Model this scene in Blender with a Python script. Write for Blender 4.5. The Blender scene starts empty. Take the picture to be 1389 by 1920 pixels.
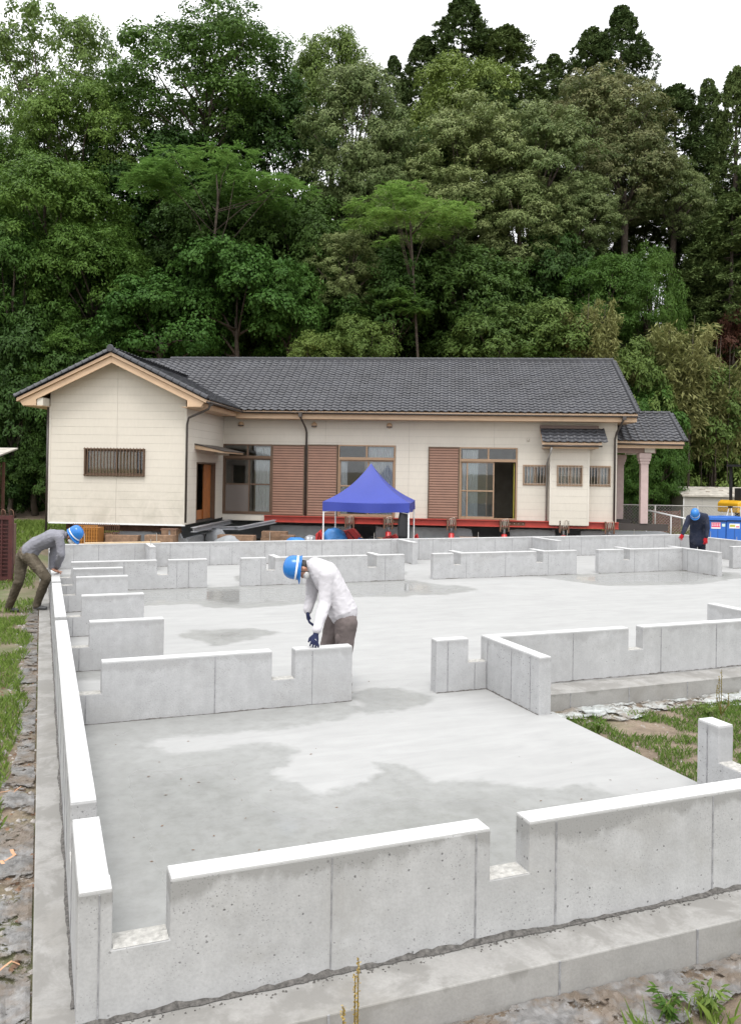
import bpy, bmesh, math, random
import numpy as np
from mathutils import Vector, Matrix, noise
rng = np.random.default_rng(7)
random.seed(7)
S = bpy.context.scene
COL = S.collection
rad = math.radians

# ------------------------------------------------------------------ camera
F, CY, YAW, PIT, ROL, H = 1576.7, 873.4, .372196, .006013, .015559, 2.6
def _cam():
    c, s = math.cos(YAW), math.sin(YAW)
    fwd = np.array([s, c, 0]); right = np.array([c, -s, 0]); up = np.array([0, 0, 1.])
    f2 = fwd*math.cos(PIT)+up*math.sin(PIT); u2 = up*math.cos(PIT)-fwd*math.sin(PIT)
    return right*math.cos(ROL)+u2*math.sin(ROL), u2*math.cos(ROL)-right*math.sin(ROL), f2
CR, CU, CW = _cam()
CP = np.array([0, 0, H])
cam_d = bpy.data.cameras.new('camera'); cam = bpy.data.objects.new('camera', cam_d); COL.objects.link(cam)
cam.matrix_world = Matrix(((CR[0], CU[0], -CW[0], 0), (CR[1], CU[1], -CW[1], 0), (CR[2], CU[2], -CW[2], H), (0, 0, 0, 1)))
cam_d.sensor_fit = 'VERTICAL'; cam_d.sensor_height = 24; cam_d.lens = 24*F/1920
cam_d.shift_y = -(960-CY)/1920
cam_d.clip_start = .05; cam_d.clip_end = 2000
S.camera = cam
def ray(x, y): return CW+CR*(x-694.5)/F-CU*(y-CY)/F
def at_depth(x, y, D): return CP+ray(x, y)*D
def at_z(x, y, z): d = ray(x, y); return CP+d*(z-H)/d[2]
def at_Y(x, y, Y): d = ray(x, y); return CP+d*Y/d[1]

# ------------------------------------------------------------------ light: bright overcast
W = bpy.data.worlds.new('World'); S.world = W; W.use_nodes = True
nt = W.node_tree; nt.nodes.clear()
wo = nt.nodes.new('ShaderNodeOutputWorld'); bg = nt.nodes.new('ShaderNodeBackground')
sky = nt.nodes.new('ShaderNodeTexSky'); sky.sky_type = 'NISHITA'; sky.sun_disc = False
SUN_EL, SUN_AZ = rad(62), rad(205)
sky.sun_elevation = SUN_EL; sky.sun_rotation = SUN_AZ; sky.dust_density = 4; sky.air_density = 1.2
bw = nt.nodes.new('ShaderNodeRGBToBW')
# cloud layer: even white veil, brighter overhead than at the horizon, over the sky
tc = nt.nodes.new('ShaderNodeTexCoord'); sp = nt.nodes.new('ShaderNodeSeparateXYZ')
mr = nt.nodes.new('ShaderNodeMapRange'); mr.inputs[1].default_value = 0; mr.inputs[2].default_value = 1
mr.inputs[3].default_value = 9.0; mr.inputs[4].default_value = 15.5
cc = nt.nodes.new('ShaderNodeCombineColor')
mxs = nt.nodes.new('ShaderNodeMix'); mxs.data_type = 'RGBA'; mxs.inputs[0].default_value = .88
tint = nt.nodes.new('ShaderNodeMix'); tint.data_type = 'RGBA'; tint.blend_type = 'MULTIPLY'; tint.inputs[0].default_value = 1
tint.inputs[7].default_value = (.985, .995, 1.02, 1)
L = nt.links.new
L(tc.outputs['Generated'], sp.inputs[0]); L(sp.outputs[2], mr.inputs[0])
for i in range(3): L(mr.outputs[0], cc.inputs[i])
L(sky.outputs[0], bw.inputs[0]); L(bw.outputs[0], mxs.inputs[6]); L(cc.outputs[0], mxs.inputs[7])
L(mxs.outputs[2], tint.inputs[6]); L(tint.outputs[2], bg.inputs[0]); bg.inputs[1].default_value = .1
L(bg.outputs[0], wo.inputs[0])
sd = bpy.data.lights.new('sun', 'SUN'); sd.energy = 1.2; sd.angle = rad(20); sd.color = (1, .97, .93)
sun = bpy.data.objects.new('sun', sd); COL.objects.link(sun)
sdir = Vector((math.sin(SUN_AZ)*math.cos(SUN_EL), math.cos(SUN_AZ)*math.cos(SUN_EL), math.sin(SUN_EL)))
sun.rotation_euler = sdir.to_track_quat('Z', 'Y').to_euler(); sun.location = (0, 0, 40)
vs = S.view_settings
vs.view_transform = 'Standard'; vs.look = 'None'; vs.gamma = 1; vs.exposure = .82
S.cycles.max_bounces = 6; S.cycles.diffuse_bounces = 3; S.cycles.glossy_bounces = 3
S.cycles.transmission_bounces = 6; S.cycles.transparent_max_bounces = 8
S.cycles.caustics_reflective = False; S.cycles.caustics_refractive = False

# ------------------------------------------------------------------ helpers
class MB:
    def __init__(s): s.v = []; s.f = []; s.m = []; s.cur = 0
    def add(s, vs, fs):
        n = len(s.v); s.v += [tuple(p) for p in vs]
        for f in fs: s.f.append(tuple(n+i for i in f)); s.m.append(s.cur)
        return s
    def box(s, x0, x1, y0, y1, z0, z1):
        return s.add([(x0, y0, z0), (x1, y0, z0), (x1, y1, z0), (x0, y1, z0), (x0, y0, z1), (x1, y0, z1), (x1, y1, z1), (x0, y1, z1)],
                     [(3, 2, 1, 0), (4, 5, 6, 7), (0, 1, 5, 4), (1, 2, 6, 5), (2, 3, 7, 6), (3, 0, 4, 7)])
    def prism(s, poly, fn, a, b):
        """poly: 2-D outline; fn(u, v, t) -> 3-D point; extruded from t=a to t=b"""
        n = len(poly)
        vs = [fn(u, v, a) for u, v in poly]+[fn(u, v, b) for u, v in poly]
        return s.add(vs, [tuple(range(n)), tuple(range(2*n-1, n-1, -1))]+[((i+1) % n, i, i+n, (i+1) % n+n) for i in range(n)])
    def tube(s, pts, r, n=8, cap=True):
        pts = [Vector(p) for p in pts]; k = len(pts)
        rs = r if isinstance(r, (list, tuple)) else [r]*k
        base = len(s.v); vs = []; fs = []; pu = None
        for i, p in enumerate(pts):
            d = (pts[min(i+1, k-1)]-pts[max(i-1, 0)])
            d = d.normalized() if d.length > 1e-9 else Vector((0, 0, 1))
            if pu is None: pu = d.orthogonal().normalized()
            else:
                pu = pu-d*pu.dot(d)
                pu = pu.normalized() if pu.length > 1e-6 else d.orthogonal().normalized()
            q = d.cross(pu)
            for j in range(n):
                a = 2*math.pi*j/n; vs.append(p+(pu*math.cos(a)+q*math.sin(a))*rs[i])
        for i in range(k-1):
            for j in range(n):
                fs.append((i*n+j, i*n+(j+1) % n, (i+1)*n+(j+1) % n, (i+1)*n+j))
        if cap: fs += [tuple(range(n-1, -1, -1)), tuple(range((k-1)*n, k*n))]
        return s.add(vs, fs)
    def lathe(s, prof, c=(0, 0, 0), n=16, axis='z'):
        vs = []; fs = []
        for r, z in prof:
            for j in range(n):
                a = 2*math.pi*j/n
                p = (r*math.cos(a), r*math.sin(a), z)
                if axis == 'y': p = (p[0], z, p[1])
                if axis == 'x': p = (z, p[0], p[1])
                vs.append((p[0]+c[0], p[1]+c[1], p[2]+c[2]))
        for i in range(len(prof)-1):
            for j in range(n): fs.append((i*n+j, i*n+(j+1) % n, (i+1)*n+(j+1) % n, (i+1)*n+j))
        fs += [tuple(range(n-1, -1, -1)), tuple(range((len(prof)-1)*n, len(prof)*n))]
        return s.add(vs, fs)
    def mesh(s, name='m'):
        me = bpy.data.meshes.new(name); me.from_pydata(s.v, [], s.f); me.update()
        return me
    def build(s, name, mats, parent=None, bevel=0, smooth=False, loc=None):
        me = s.mesh(name)
        if not isinstance(mats, (list, tuple)): mats = [mats]
        for m in mats: me.materials.append(m)
        if len(mats) > 1: me.polygons.foreach_set('material_index', s.m)
        bm = bmesh.new(); bm.from_mesh(me); bmesh.ops.recalc_face_normals(bm, faces=bm.faces); bm.to_mesh(me); bm.free()
        if smooth: me.polygons.foreach_set('use_smooth', [True]*len(me.polygons))
        return link(name, me, parent, bevel, loc)
def link(name, me, parent=None, bevel=0, loc=None):
    o = bpy.data.objects.new(name, me); COL.objects.link(o)
    if parent is not None: o.parent = parent
    if loc is not None: o.location = loc
    if bevel:
        m = o.modifiers.new('bevel', 'BEVEL'); m.width = bevel; m.segments = 2; m.limit_method = 'ANGLE'; m.angle_limit = rad(40)
    return o
def tag(o, label=None, cat=None, group=None, kind=None):
    if label: o['label'] = label
    if cat: o['category'] = cat
    if group: o['group'] = group
    if kind: o['kind'] = kind
    return o
def thing(name, label, cat, loc=(0, 0, 0), rz=0, group=None):
    o = bpy.data.objects.new(name, None); COL.objects.link(o); o.location = loc; o.rotation_euler = (0, 0, rz)
    o.empty_display_size = .2
    return tag(o, label, cat, group)
def copy_tree(o, parent=None):
    c = o.copy(); COL.objects.link(c); c.parent = parent
    for ch in list(o.children): copy_tree(ch, c)
    return c

# ------------------------------------------------------------------ materials
class NT:
    def __init__(s, name):
        s.mat = bpy.data.materials.new(name); s.mat.use_nodes = True; s.t = s.mat.node_tree
        s.b = s.t.nodes['Principled BSDF']; s._o = None
    def n(s, t, **k):
        x = s.t.nodes.new('ShaderNode'+t)
        for a, b in k.items(): setattr(x, a, b)
        return x
    def l(s, a, b): s.t.links.new(a, b)
    def co(s, out='Object'):
        if s._o is None: s._o = s.n('TexCoord')
        return s._o.outputs[out]
    def mapped(s, scale=(1, 1, 1), out='Object'):
        m = s.n('Mapping'); m.inputs['Scale'].default_value = scale; s.l(s.co(out), m.inputs[0]); return m.outputs[0]
    def noise(s, sc, det=4, rough=.55, vec=None, dist=0):
        x = s.n('TexNoise'); x.inputs['Scale'].default_value = sc; x.inputs['Detail'].default_value = det
        x.inputs['Roughness'].default_value = rough; x.inputs['Distortion'].default_value = dist
        s.l(vec if vec is not None else s.co(), x.inputs['Vector']); return x.outputs[0]
    def voro(s, sc, vec=None, feature='F1'):
        x = s.n('TexVoronoi', feature=feature); x.inputs['Scale'].default_value = sc
        s.l(vec if vec is not None else s.co(), x.inputs['Vector']); return x
    def ramp(s, fac, stops):
        x = s.n('ValToRGB'); e = x.color_ramp.elements
        while len(e) < len(stops): e.new(.5)
        for i, (p, c) in enumerate(stops):
            e[i].position = p; c = (c, c, c) if not isinstance(c, (tuple, list)) else c
            e[i].color = (*c, 1)
        s.l(fac, x.inputs[0]); return x.outputs[0]
    def mix(s, fac, a, b, mode='MIX'):
        x = s.n('Mix', data_type='RGBA', blend_type=mode)
        for sock, v in ((0, fac), (6, a), (7, b)):
            if isinstance(v, (int, float)): x.inputs[sock].default_value = v if sock == 0 else (v, v, v, 1)
            elif isinstance(v, tuple): x.inputs[sock].default_value = (*v, 1)
            else: s.l(v, x.inputs[sock])
        return x.outputs[2]
    def math(s, op, a, b=0):
        x = s.n('Math', operation=op)
        for i, v in ((0, a), (1, b)):
            if isinstance(v, (int, float)): x.inputs[i].default_value = v
            else: s.l(v, x.inputs[i])
        return x.outputs[0]
    def bump(s, h, strength=.3, dist=.01):
        x = s.n('Bump'); x.inputs['Strength'].default_value = strength; x.inputs['Distance'].default_value = dist
        s.l(h, x.inputs['Height']); s.l(x.outputs[0], s.b.inputs['Normal'])
    def col(s, c):
        if isinstance(c, tuple): s.b.inputs['Base Color'].default_value = (*c, 1)
        else: s.l(c, s.b.inputs['Base Color'])
    def rough(s, r):
        if isinstance(r, (int, float)): s.b.inputs['Roughness'].default_value = r
        else: s.l(r, s.b.inputs['Roughness'])
def plain(name, c, rough=.6, metal=0, var=.12, sc=6, bump=.0, spec=.5):
    m = NT(name); n = m.noise(sc, 5)
    d = tuple(max(0, v*(1-var)) for v in c); e = tuple(min(1, v*(1+var)) for v in c)
    m.col(m.ramp(n, [(.3, d), (.7, e)])); m.rough(rough); m.b.inputs['Metallic'].default_value = metal
    m.b.inputs['Specular IOR Level'].default_value = spec
    if bump: m.bump(m.noise(sc*6, 4), bump, .01)
    return m.mat

def concrete(name, base, pits=True, streak=.5, stain=.5, top_stain=.5, zr=(.25, .62)):
    m = NT(name)
    n1 = m.noise(1.3, 6, .6); n2 = m.noise(7, 5, .6); n3 = m.noise(60, 3, .6)
    vs_ = m.noise(9, 4, .6, vec=m.mapped((1, 1, .12)))     # vertical form streaks
    b = np.array(base)
    c = m.mix(m.ramp(n1, [(.3, 0.), (.7, 1.)]), tuple(b*.86), tuple(b*1.1))
    c = m.mix(.6, c, m.ramp(n2, [(.3, tuple(b*.84)), (.7, tuple(b*1.12))]))
    c = m.mix(m.math('MULTIPLY', m.ramp(vs_, [(.35, 1.), (.6, 0.)]), streak*.5), c, tuple(b*.74))
    c = m.mix(m.ramp(n3, [(.3, .2), (.62, 0.)]), c, tuple(b*.5))
    st = m.noise(.9, 5, .65, vec=m.mapped((1, 1, 1.8)), dist=.6)
    c = m.mix(m.math('MULTIPLY', m.ramp(st, [(.52, 0.), (.64, 1.)]), stain*.45), c, tuple(b*np.array([.68, .66, .62])))
    # rain-wetted blotches creeping down from the top edge
    sz = m.n('SeparateXYZ'); m.l(m.co(), sz.inputs[0])
    zz = m.n('MapRange'); m.l(sz.outputs[2], zz.inputs[0])
    for i, v_ in ((1, zr[0]), (2, zr[1]), (3, -.55), (4, .24)): zz.inputs[i].default_value = v_
    dr = m.math('ADD', m.noise(2.3, 6, .68, vec=m.mapped((1, 1, .45)), dist=.5), zz.outputs[0])
    c = m.mix(m.math('MULTIPLY', m.ramp(dr, [(.52, 0.), (.62, 1.)]), top_stain), c, tuple(b*np.array([.66, .655, .64])))
    h = n3
    if pits:
        wob = m.n('VectorMath', operation='ADD'); nz = m.n('TexNoise'); nz.inputs['Scale'].default_value = 18; m.l(m.co(), nz.inputs['Vector']); scv = m.n('VectorMath', operation='SCALE'); m.l(nz.outputs['Color'], scv.inputs[0]); scv.inputs['Scale'].default_value = .02; m.l(m.co(), wob.inputs[0]); m.l(scv.outputs[0], wob.inputs[1])
        v = m.voro(26, vec=wob.outputs[0]); pm = m.ramp(v.outputs['Distance'], [(.11, 1.), (.21, 0.)])
        gate = m.ramp(m.noise(2.2, 3), [(.36, 0.), (.5, 1.)])
        keep = m.ramp(v.outputs['Color'], [(.46, 0.), (.5, 1.)])
        pf = m.math('MULTIPLY', m.math('MULTIPLY', pm, keep), gate)
        v2 = m.voro(75); p2 = m.math('MULTIPLY', m.ramp(v2.outputs['Distance'], [(.16, 1.), (.3, 0.)]), m.ramp(v2.outputs['Color'], [(.42, 0.), (.46, 1.)]))
        p2 = m.math('MULTIPLY', p2, m.ramp(m.noise(3.1, 4), [(.42, 0.), (.6, 1.)]))
        c = m.mix(m.math('MULTIPLY', p2, .6), c, tuple(b*.3))
        c = m.mix(m.math('MULTIPLY', pf, .85), c, tuple(b*.25))
        h = m.math('SUBTRACT', n3, m.math('MULTIPLY', pf, 3))
    m.col(c); m.rough(.82); m.bump(h, .3, .004); m.b.inputs['Specular IOR Level'].default_value = .3
    return m.mat

M = {}
M['wall'] = concrete('wall_concrete', (.425, .426, .428))
M['wall_out'] = concrete('outer_wall_concrete', (.405, .405, .402), stain=.9, top_stain=1.0)
M['footing'] = concrete('footing_concrete', (.31, .302, .287), pits=False, streak=.2, stain=1.4, top_stain=.8, zr=(-.22, .06))
M['level'] = plain('levelling_screed', (.49, .49, .485), .75, var=.12, sc=4, bump=.15)
M['sill'] = plain('broken_sill_concrete', (.40, .39, .365), .9, var=.25, sc=30, bump=.6)
M['seam'] = plain('form_seam_concrete', (.255, .255, .26), .9, var=.3, sc=20, bump=.3)
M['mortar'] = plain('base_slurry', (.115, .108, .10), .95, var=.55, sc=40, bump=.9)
M['steel_rod'] = plain('anchor_steel', (.45, .42, .38), .4, .8)

# slab: dry pale concrete with wet patches (attribute "wet" = metres inside a patch)
def slab_mat():
    m = NT('slab_concrete')
    b = np.array((.322, .322, .316))
    n1 = m.noise(.6, 6, .6); n2 = m.noise(4, 6, .65); n3 = m.noise(70, 3)
    tro = m.noise(2.2, 5, .6, vec=m.mapped((.5, 2.2, 1)), dist=.8)
    c = m.mix(m.ramp(n1, [(.3, 0.), (.7, 1.)]), tuple(b*.86), tuple(b*1.1))
    c = m.mix(.45, c, m.ramp(n2, [(.3, tuple(b*.88)), (.7, tuple(b*1.1))]))
    c = m.mix(.45, c, m.ramp(tro, [(.3, tuple(b*.82)), (.65, tuple(b*1.08))]))
    at = m.n('Attribute', attribute_name='wet'); at.attribute_type = 'GEOMETRY'
    e = m.math('ADD', at.outputs['Fac'], m.math('MULTIPLY', m.math('SUBTRACT', m.noise(2.8, 7, .68), .5), .6))
    wet = m.ramp(m.math('ADD', m.math('MULTIPLY', e, 2.2), .5), [(.41, 0.), (.61, 1.)])
    wetc = m.mix(m.ramp(n2, [(.3, 0.), (.7, 1.)]), (.236, .238, .230), (.284, .286, .278))
    wetc = m.mix(m.ramp(m.noise(9, 5, .7), [(.35, .3), (.55, 0.)]), wetc, (.165, .163, .15))
    c = m.mix(wet, c, wetc)
    # leaf and boot specks
    v = m.voro(5.5); sp = m.math('MULTIPLY', m.ramp(v.outputs['Distance'], [(.05, 1.), (.085, 0.)]), m.ramp(v.outputs['Color'], [(.7, 0.), (.75, 1.)]))
    sp = m.math('MULTIPLY', sp, m.ramp(m.noise(.7, 3), [(.46, 0.), (.56, 1.)]))
    c = m.mix(m.math('MULTIPLY', sp, .6), c, (.1, .085, .065))
    m.col(c)
    film = m.ramp(m.math('SUBTRACT', m.math('MULTIPLY', at.outputs['Fac'], 1.6), m.math('MULTIPLY', m.noise(1.1, 4), .7)), [(.0, 0.), (.75, 1.)])
    r = m.mix(m.math('MULTIPLY', wet, 1.), .78, .42)
    r = m.mix(m.math('MULTIPLY', wet, film), r, .1)
    m.rough(r); m.bump(m.math('MULTIPLY', n3, m.math('SUBTRACT', 1., wet)), .12, .003)
    m.b.inputs['Specular IOR Level'].default_value = .4
    return m.mat
M['slab'] = slab_mat()
# ================================================================== ground
def sstep(x, a, b):
    t = np.clip((np.asarray(x, float)-a)/(b-a), 0, 1); return t*t*(3-2*t)
FWD = np.array([math.sin(YAW), math.cos(YAW)]); RGT = np.array([math.cos(YAW), -math.sin(YAW)])
def terrain(x, y):
    x = np.asarray(x, float); y = np.asarray(y, float)
    d = x*FWD[0]+y*FWD[1]; l = x*RGT[0]+y*RGT[1]
    d0 = 42.5+5.5*sstep(l, 9, 15)
    hill = (14-4.5*sstep(l, 7, 13))*sstep(d, d0, d0+18)*(1-sstep(d, 76, 115))
    z = -.20+hill
    z = z+.10*(1-sstep(x, -.04, .3))*(1-sstep(d, 30, 40))
    z = z+.14*sstep(d, 28, 34)*(1-sstep(d, 36, 42))*(x > -30)
    z = z-.02*np.sin(x*.9+1.3)*np.cos(y*.7)-.012*np.sin(x*3.1)*np.sin(y*2.7)
    return z
def tz(x, y): return float(terrain(x, y))
def axis_lines(lo, a, b, hi, fine, grow=1.22):
    v = list(np.arange(a, b, fine)); s = fine
    while v[-1] < hi: s *= grow; v.append(v[-1]+s)
    s = fine; w = []; c = a
    while c > lo: s *= grow; c -= s; w.append(c)
    return np.array(sorted(w+v))
gx = axis_lines(-900, -4, 10, 900, .2, 1.14); gy = axis_lines(-900, 1.5, 26, 900, .25, 1.1)
GX, GY = np.meshgrid(gx, gy); GZ = terrain(GX, GY)
nx, ny = len(gx), len(gy)
ii = np.arange(nx*ny).reshape(ny, nx)
gme = bpy.data.meshes.new('ground')
gme.from_pydata(np.stack([GX, GY, GZ], -1).reshape(-1, 3).tolist(), [], np.stack([ii[:-1, :-1], ii[:-1, 1:], ii[1:, 1:], ii[1:, :-1]], -1).reshape(-1, 4).tolist())
gme.polygons.foreach_set('use_smooth', [True]*len(gme.polygons))
m = NT('soil')
n1 = m.noise(.35, 6, .6); n2 = m.noise(3, 6, .65); n3 = m.noise(30, 4, .7)
c = m.mix(m.ramp(n2, [(.3, 0.), (.7, 1.)]), (.13, .095, .065), (.27, .21, .155))
c = m.mix(m.ramp(n3, [(.35, .5), (.6, 0.)]), c, (.09, .07, .05))
c = m.mix(m.ramp(n1, [(.45, 0.), (.6, .75)]), c, (.075, .105, .03))
m.col(c); m.rough(.95); m.bump(m.math('ADD', n2, n3), .7, .03); M['soil'] = m.mat
gme.materials.append(M['soil'])
ground = tag(link('ground', gme), kind='structure')

# ================================================================== foundation under construction
HW, TH = .61, .15           # wall height above the slab, wall thickness
fnd = thing('foundation', 'new grey concrete house foundation with notched low walls and white screeded tops', 'foundation', (0, 0, -.22))
FZ = .22                    # the children sit in coordinates whose z=0 is the slab top
def part(mb, name, mat, parent=None, bevel=0, smooth=False):
    o = mb.build(name, mat, parent if parent is not None else fnd, bevel, smooth)
    if parent is None: o.location = (0, 0, FZ)
    return o

# ---- slab with wet patches
wet_polys = [
    # front room: everything near the left and the front walls
    [(.3, 8.95), (.3, 4.2), (5.2, 4.2), (5.25, 5.45), (4.62, 5.6), (4.2, 5.9), (3.8, 5.98), (3.5, 6.3), (3.1, 6.38), (3.0, 6.9), (2.74, 7.0), (2.75, 6.8), (2.4, 6.5), (2.1, 6.4), (1.95, 6.6), (1.93, 7.0), (2.1, 7.3), (2.3, 7.45), (1.95, 7.88), (1.5, 7.78), (1.15, 7.8), (1.0, 8.05), (1.07, 8.25), (1.6, 8.2), (2.2, 8.15), (2.95, 8.3), (3.3, 8.5), (3.3, 8.95)],
    [(3.66, 9.45), (4.0, 9.3), (4.3, 8.8), (3.9, 8.45), (3.3, 8.4), (3.3, 9.1)],
    [(1.95, 13.3), (2.25, 13.6), (3.3, 13.5), (3.55, 13.0), (3.0, 12.6), (2.35, 12.25), (2.25, 12.75)],
    [(1.0, 18.4), (3.4, 18.4), (5.3, 18.4), (8.3, 18.4), (8.7, 17.2), (8.1, 16.4), (7.1, 16.0), (6.0, 16.2), (5.8, 16.6), (5.0, 15.7), (3.7, 15.5), (3.0, 15.6), (2.8, 16.2), (1.2, 16.2)],
    [(11.5, 18.4), (16.6, 18.4), (17.6, 17.5), (16.9, 16.7), (14.6, 15.9), (12.3, 16.3)],
    [(1.55, 11.4), (2.1, 11.35), (2.2, 11.0), (1.6, 10.7), (.3, 10.8), (.3, 11.4)],
    [(6.9, 16.3), (7.4, 16.9), (8.9, 17.4), (9.2, 16.6), (8.0, 16.0)],
    [(4.2, 19.2), (8.6, 19.3), (8.9, 20.2), (6.0, 20.0), (4.4, 20.3)],
    [(.4, 19), (2.4, 19), (2.6, 21), (.4, 21.5)]]
def sdf_poly(P, poly):
    poly = np.array(poly); d = np.full(len(P), 1e9); ins = np.zeros(len(P), bool)
    for i in range(len(poly)):
        a = poly[i]; b = poly[(i+1) % len(poly)]; e = b-a; w = P-a
        t = np.clip((w@e)/(e@e), 0, 1); q = w-t[:, None]*e
        d = np.minimum(d, (q*q).sum(1))
        c = ((a[1] <= P[:, 1]) != (b[1] <= P[:, 1]))
        with np.errstate(divide='ignore', invalid='ignore'):
            xi = a[0]+(P[:, 1]-a[1])/(b[1]-a[1] if b[1] != a[1] else 1e-9)*e[0]
        ins ^= c & (P[:, 0] < xi)
    d = np.sqrt(d); return np.where(ins, d, -d)
def slab_piece(x0, x1, y0, y1, st):
    xs = np.linspace(x0, x1, int((x1-x0)/st)+2); ys = np.linspace(y0, y1, int((y1-y0)/st)+2)
    X, Y = np.meshgrid(xs, ys); P = np.stack([X.ravel(), Y.ravel()], 1)
    sd_ = np.full(len(P), -9.)
    for p in wet_polys: sd_ = np.maximum(sd_, sdf_poly(P, p))
    k = np.arange(len(P)).reshape(X.shape)
    q = np.stack([k[:-1, :-1], k[:-1, 1:], k[1:, 1:], k[1:, :-1]], -1).reshape(-1, 4)
    n = len(P)
    V = np.concatenate([np.c_[P, np.zeros(n)], [[x0, y0, -.2], [x1, y0, -.2], [x1, y1, -.2], [x0, y1, -.2]]])
    c = [k[0, 0], k[0, -1], k[-1, -1], k[-1, 0]]
    edge = [list(k[0, :]), list(k[:, -1]), list(k[-1, ::-1]), list(k[::-1, 0])]
    fs = q.tolist()+[[n+i, n+(i+1) % 4]+edge[i][::-1] for i in range(4)]
    me = bpy.data.meshes.new('slab'); me.from_pydata(V.tolist(), [], fs)
    a = me.attributes.new('wet', 'FLOAT', 'POINT'); a.data.foreach_set('value', np.r_[np.clip(sd_, -1, 1), [-1]*4].astype(np.float32))
    me.materials.append(M['slab'])
    o = link('slab', me, fnd); o.location = (0, 0, FZ)
    return o
slab_piece(.27, 5.22, 4.2, 8.9, .09)
slab_piece(.27, 20.2, 8.9, 22.7, .16)

# ---- footings: the step outside the walls
def foot(x0, x1, y0, y1, z1=-.004, z0=-.3):
    part(MB().box(x0, x1, y0, y1, z0, z1), 'footing', M['footing'], bevel=.008)
foot(0, .268, 3.82, 23.0)
foot(.27, 9.8, 3.82, 4.198)
foot(5.222, 20.6, 8.46, 8.898)
foot(.27, 20.6, 22.702, 23.0)
foot(20.202, 20.6, 8.9, 22.7)
def foot_joints(xs, y):
    for x in xs: part(MB().box(x-.006, x+.006, y-.004, y+.01, -.2, -.006), 'form_seam', M['seam'])
foot_joints([1.32, 2.62, 3.55, 4.6], 3.82); foot_joints([5.9, 6.75, 7.65, 8.6], 8.46)

def stem(axis, a0, a1, t0, notches=(), seams=None, out=False, mortar='-', ends='', sillz=.33, hw=HW, top=True):
    """a notched low wall: axis 'x' or 'y', from a0 to a1, its near/left face at t0; notches = [(s0, s1), ...]"""
    prof = [(a0, 0)]
    cuts = sorted(notches); lo0 = cuts and cuts[0][0] <= a0; hi1 = cuts and cuts[-1][1] >= a1
    s = [(a0, hw if not lo0 else sillz)]
    for n0, n1 in cuts:
        if n0 > a0: s += [(n0, hw), (n0, sillz)]
        if n1 < a1: s += [(n1, sillz), (n1, hw)]
    s.append((a1, sillz if hi1 else hw))
    poly = [(a0, -.15)]+s+[(a1, -.15)]
    fn = (lambda u, v, t: (u, t, v)) if axis == 'x' else (lambda u, v, t: (t, u, v))
    mb = MB().prism(poly, fn, t0, t0+TH)
    w = part(mb, 'stem_wall', M['wall_out' if out else 'wall'], bevel=.007)
    # white screeded tops and rough notch sills
    segs = []; c = a0
    for n0, n1 in cuts:
        if n0 > c: segs.append((c, n0))
        c = n1
    if c < a1: segs.append((c, a1))
    def lay(u0, u1, z0, z1, name, mat, ins=.004):
        b = MB()
        if axis == 'x': b.box(u0, u1, t0+ins, t0+TH-ins, z0, z1)
        else: b.box(t0+ins, t0+TH-ins, u0, u1, z0, z1)
        b.build(name, mat, w, .003)
    if top:
        for u0, u1 in segs: lay(u0+(-.0035 if axis == 'y' and u0 == 4.272 else .004), u1-.004, hw-.003, hw+.010, 'levelling_top', M['level'])
    for n0, n1 in cuts:
        u0, u1 = max(n0, a0)+.004, min(n1, a1)-.004; b = MB(); k = max(3, int((u1-u0)/.03)); kk = 6
        vs = []; fs = []
        for i in range(k+1):
            for j in range(kk+1):
                u = u0+(u1-u0)*i/k; t = t0+.002+(TH-.004)*j/kk
                z = sillz+.003+.008*random.random() if 0 < j < kk else sillz+.001
                vs.append((u, t, z) if axis == 'x' else (t, u, z))
        for i in range(k):
            for j in range(kk): q = i*(kk+1)+j; fs.append((q, q+1, q+kk+2, q+kk+1))
        b.add(vs, fs); b.build('notch_sill', M['sill'], w)
    # form seams
    if seams is None:
        seams = []; u = a0+random.choice([.45, .6])
        while u < a1-.2: seams.append(u); u += random.choice([.45, .6, .6, .9])
    for u in seams:
        if any(n0-.02 < u < n1+.02 for n0, n1 in cuts): zt = sillz-.01
        else: zt = hw-.012
        for side in (0, 1):
            tt = t0 if side == 0 else t0+TH; o1 = .0035
            sb = MB(); r0, r1 = (tt-o1, tt+.01) if side == 0 else (tt-.01, tt+o1); ww = random.uniform(.003, .0065)
            if axis == 'x': sb.box(u-ww, u+ww, r0, r1, .0, zt)
            else: sb.box(r0, r1, u-ww, u+ww, .0, zt)
            sb.build('form_seam', M['seam'], w)
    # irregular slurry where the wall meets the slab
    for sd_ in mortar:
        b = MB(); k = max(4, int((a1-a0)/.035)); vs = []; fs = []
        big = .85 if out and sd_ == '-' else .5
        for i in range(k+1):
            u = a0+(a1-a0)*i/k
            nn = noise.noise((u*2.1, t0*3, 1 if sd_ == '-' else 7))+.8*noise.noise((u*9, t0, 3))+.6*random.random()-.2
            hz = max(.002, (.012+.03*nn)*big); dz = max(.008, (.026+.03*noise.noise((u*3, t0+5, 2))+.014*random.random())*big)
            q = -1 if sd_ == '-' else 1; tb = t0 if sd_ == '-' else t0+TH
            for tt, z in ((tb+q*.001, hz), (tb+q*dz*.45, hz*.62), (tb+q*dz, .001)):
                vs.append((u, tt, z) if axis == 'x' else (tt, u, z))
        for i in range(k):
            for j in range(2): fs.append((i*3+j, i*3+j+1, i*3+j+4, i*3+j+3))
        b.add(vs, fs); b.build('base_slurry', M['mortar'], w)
    return w
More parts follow.
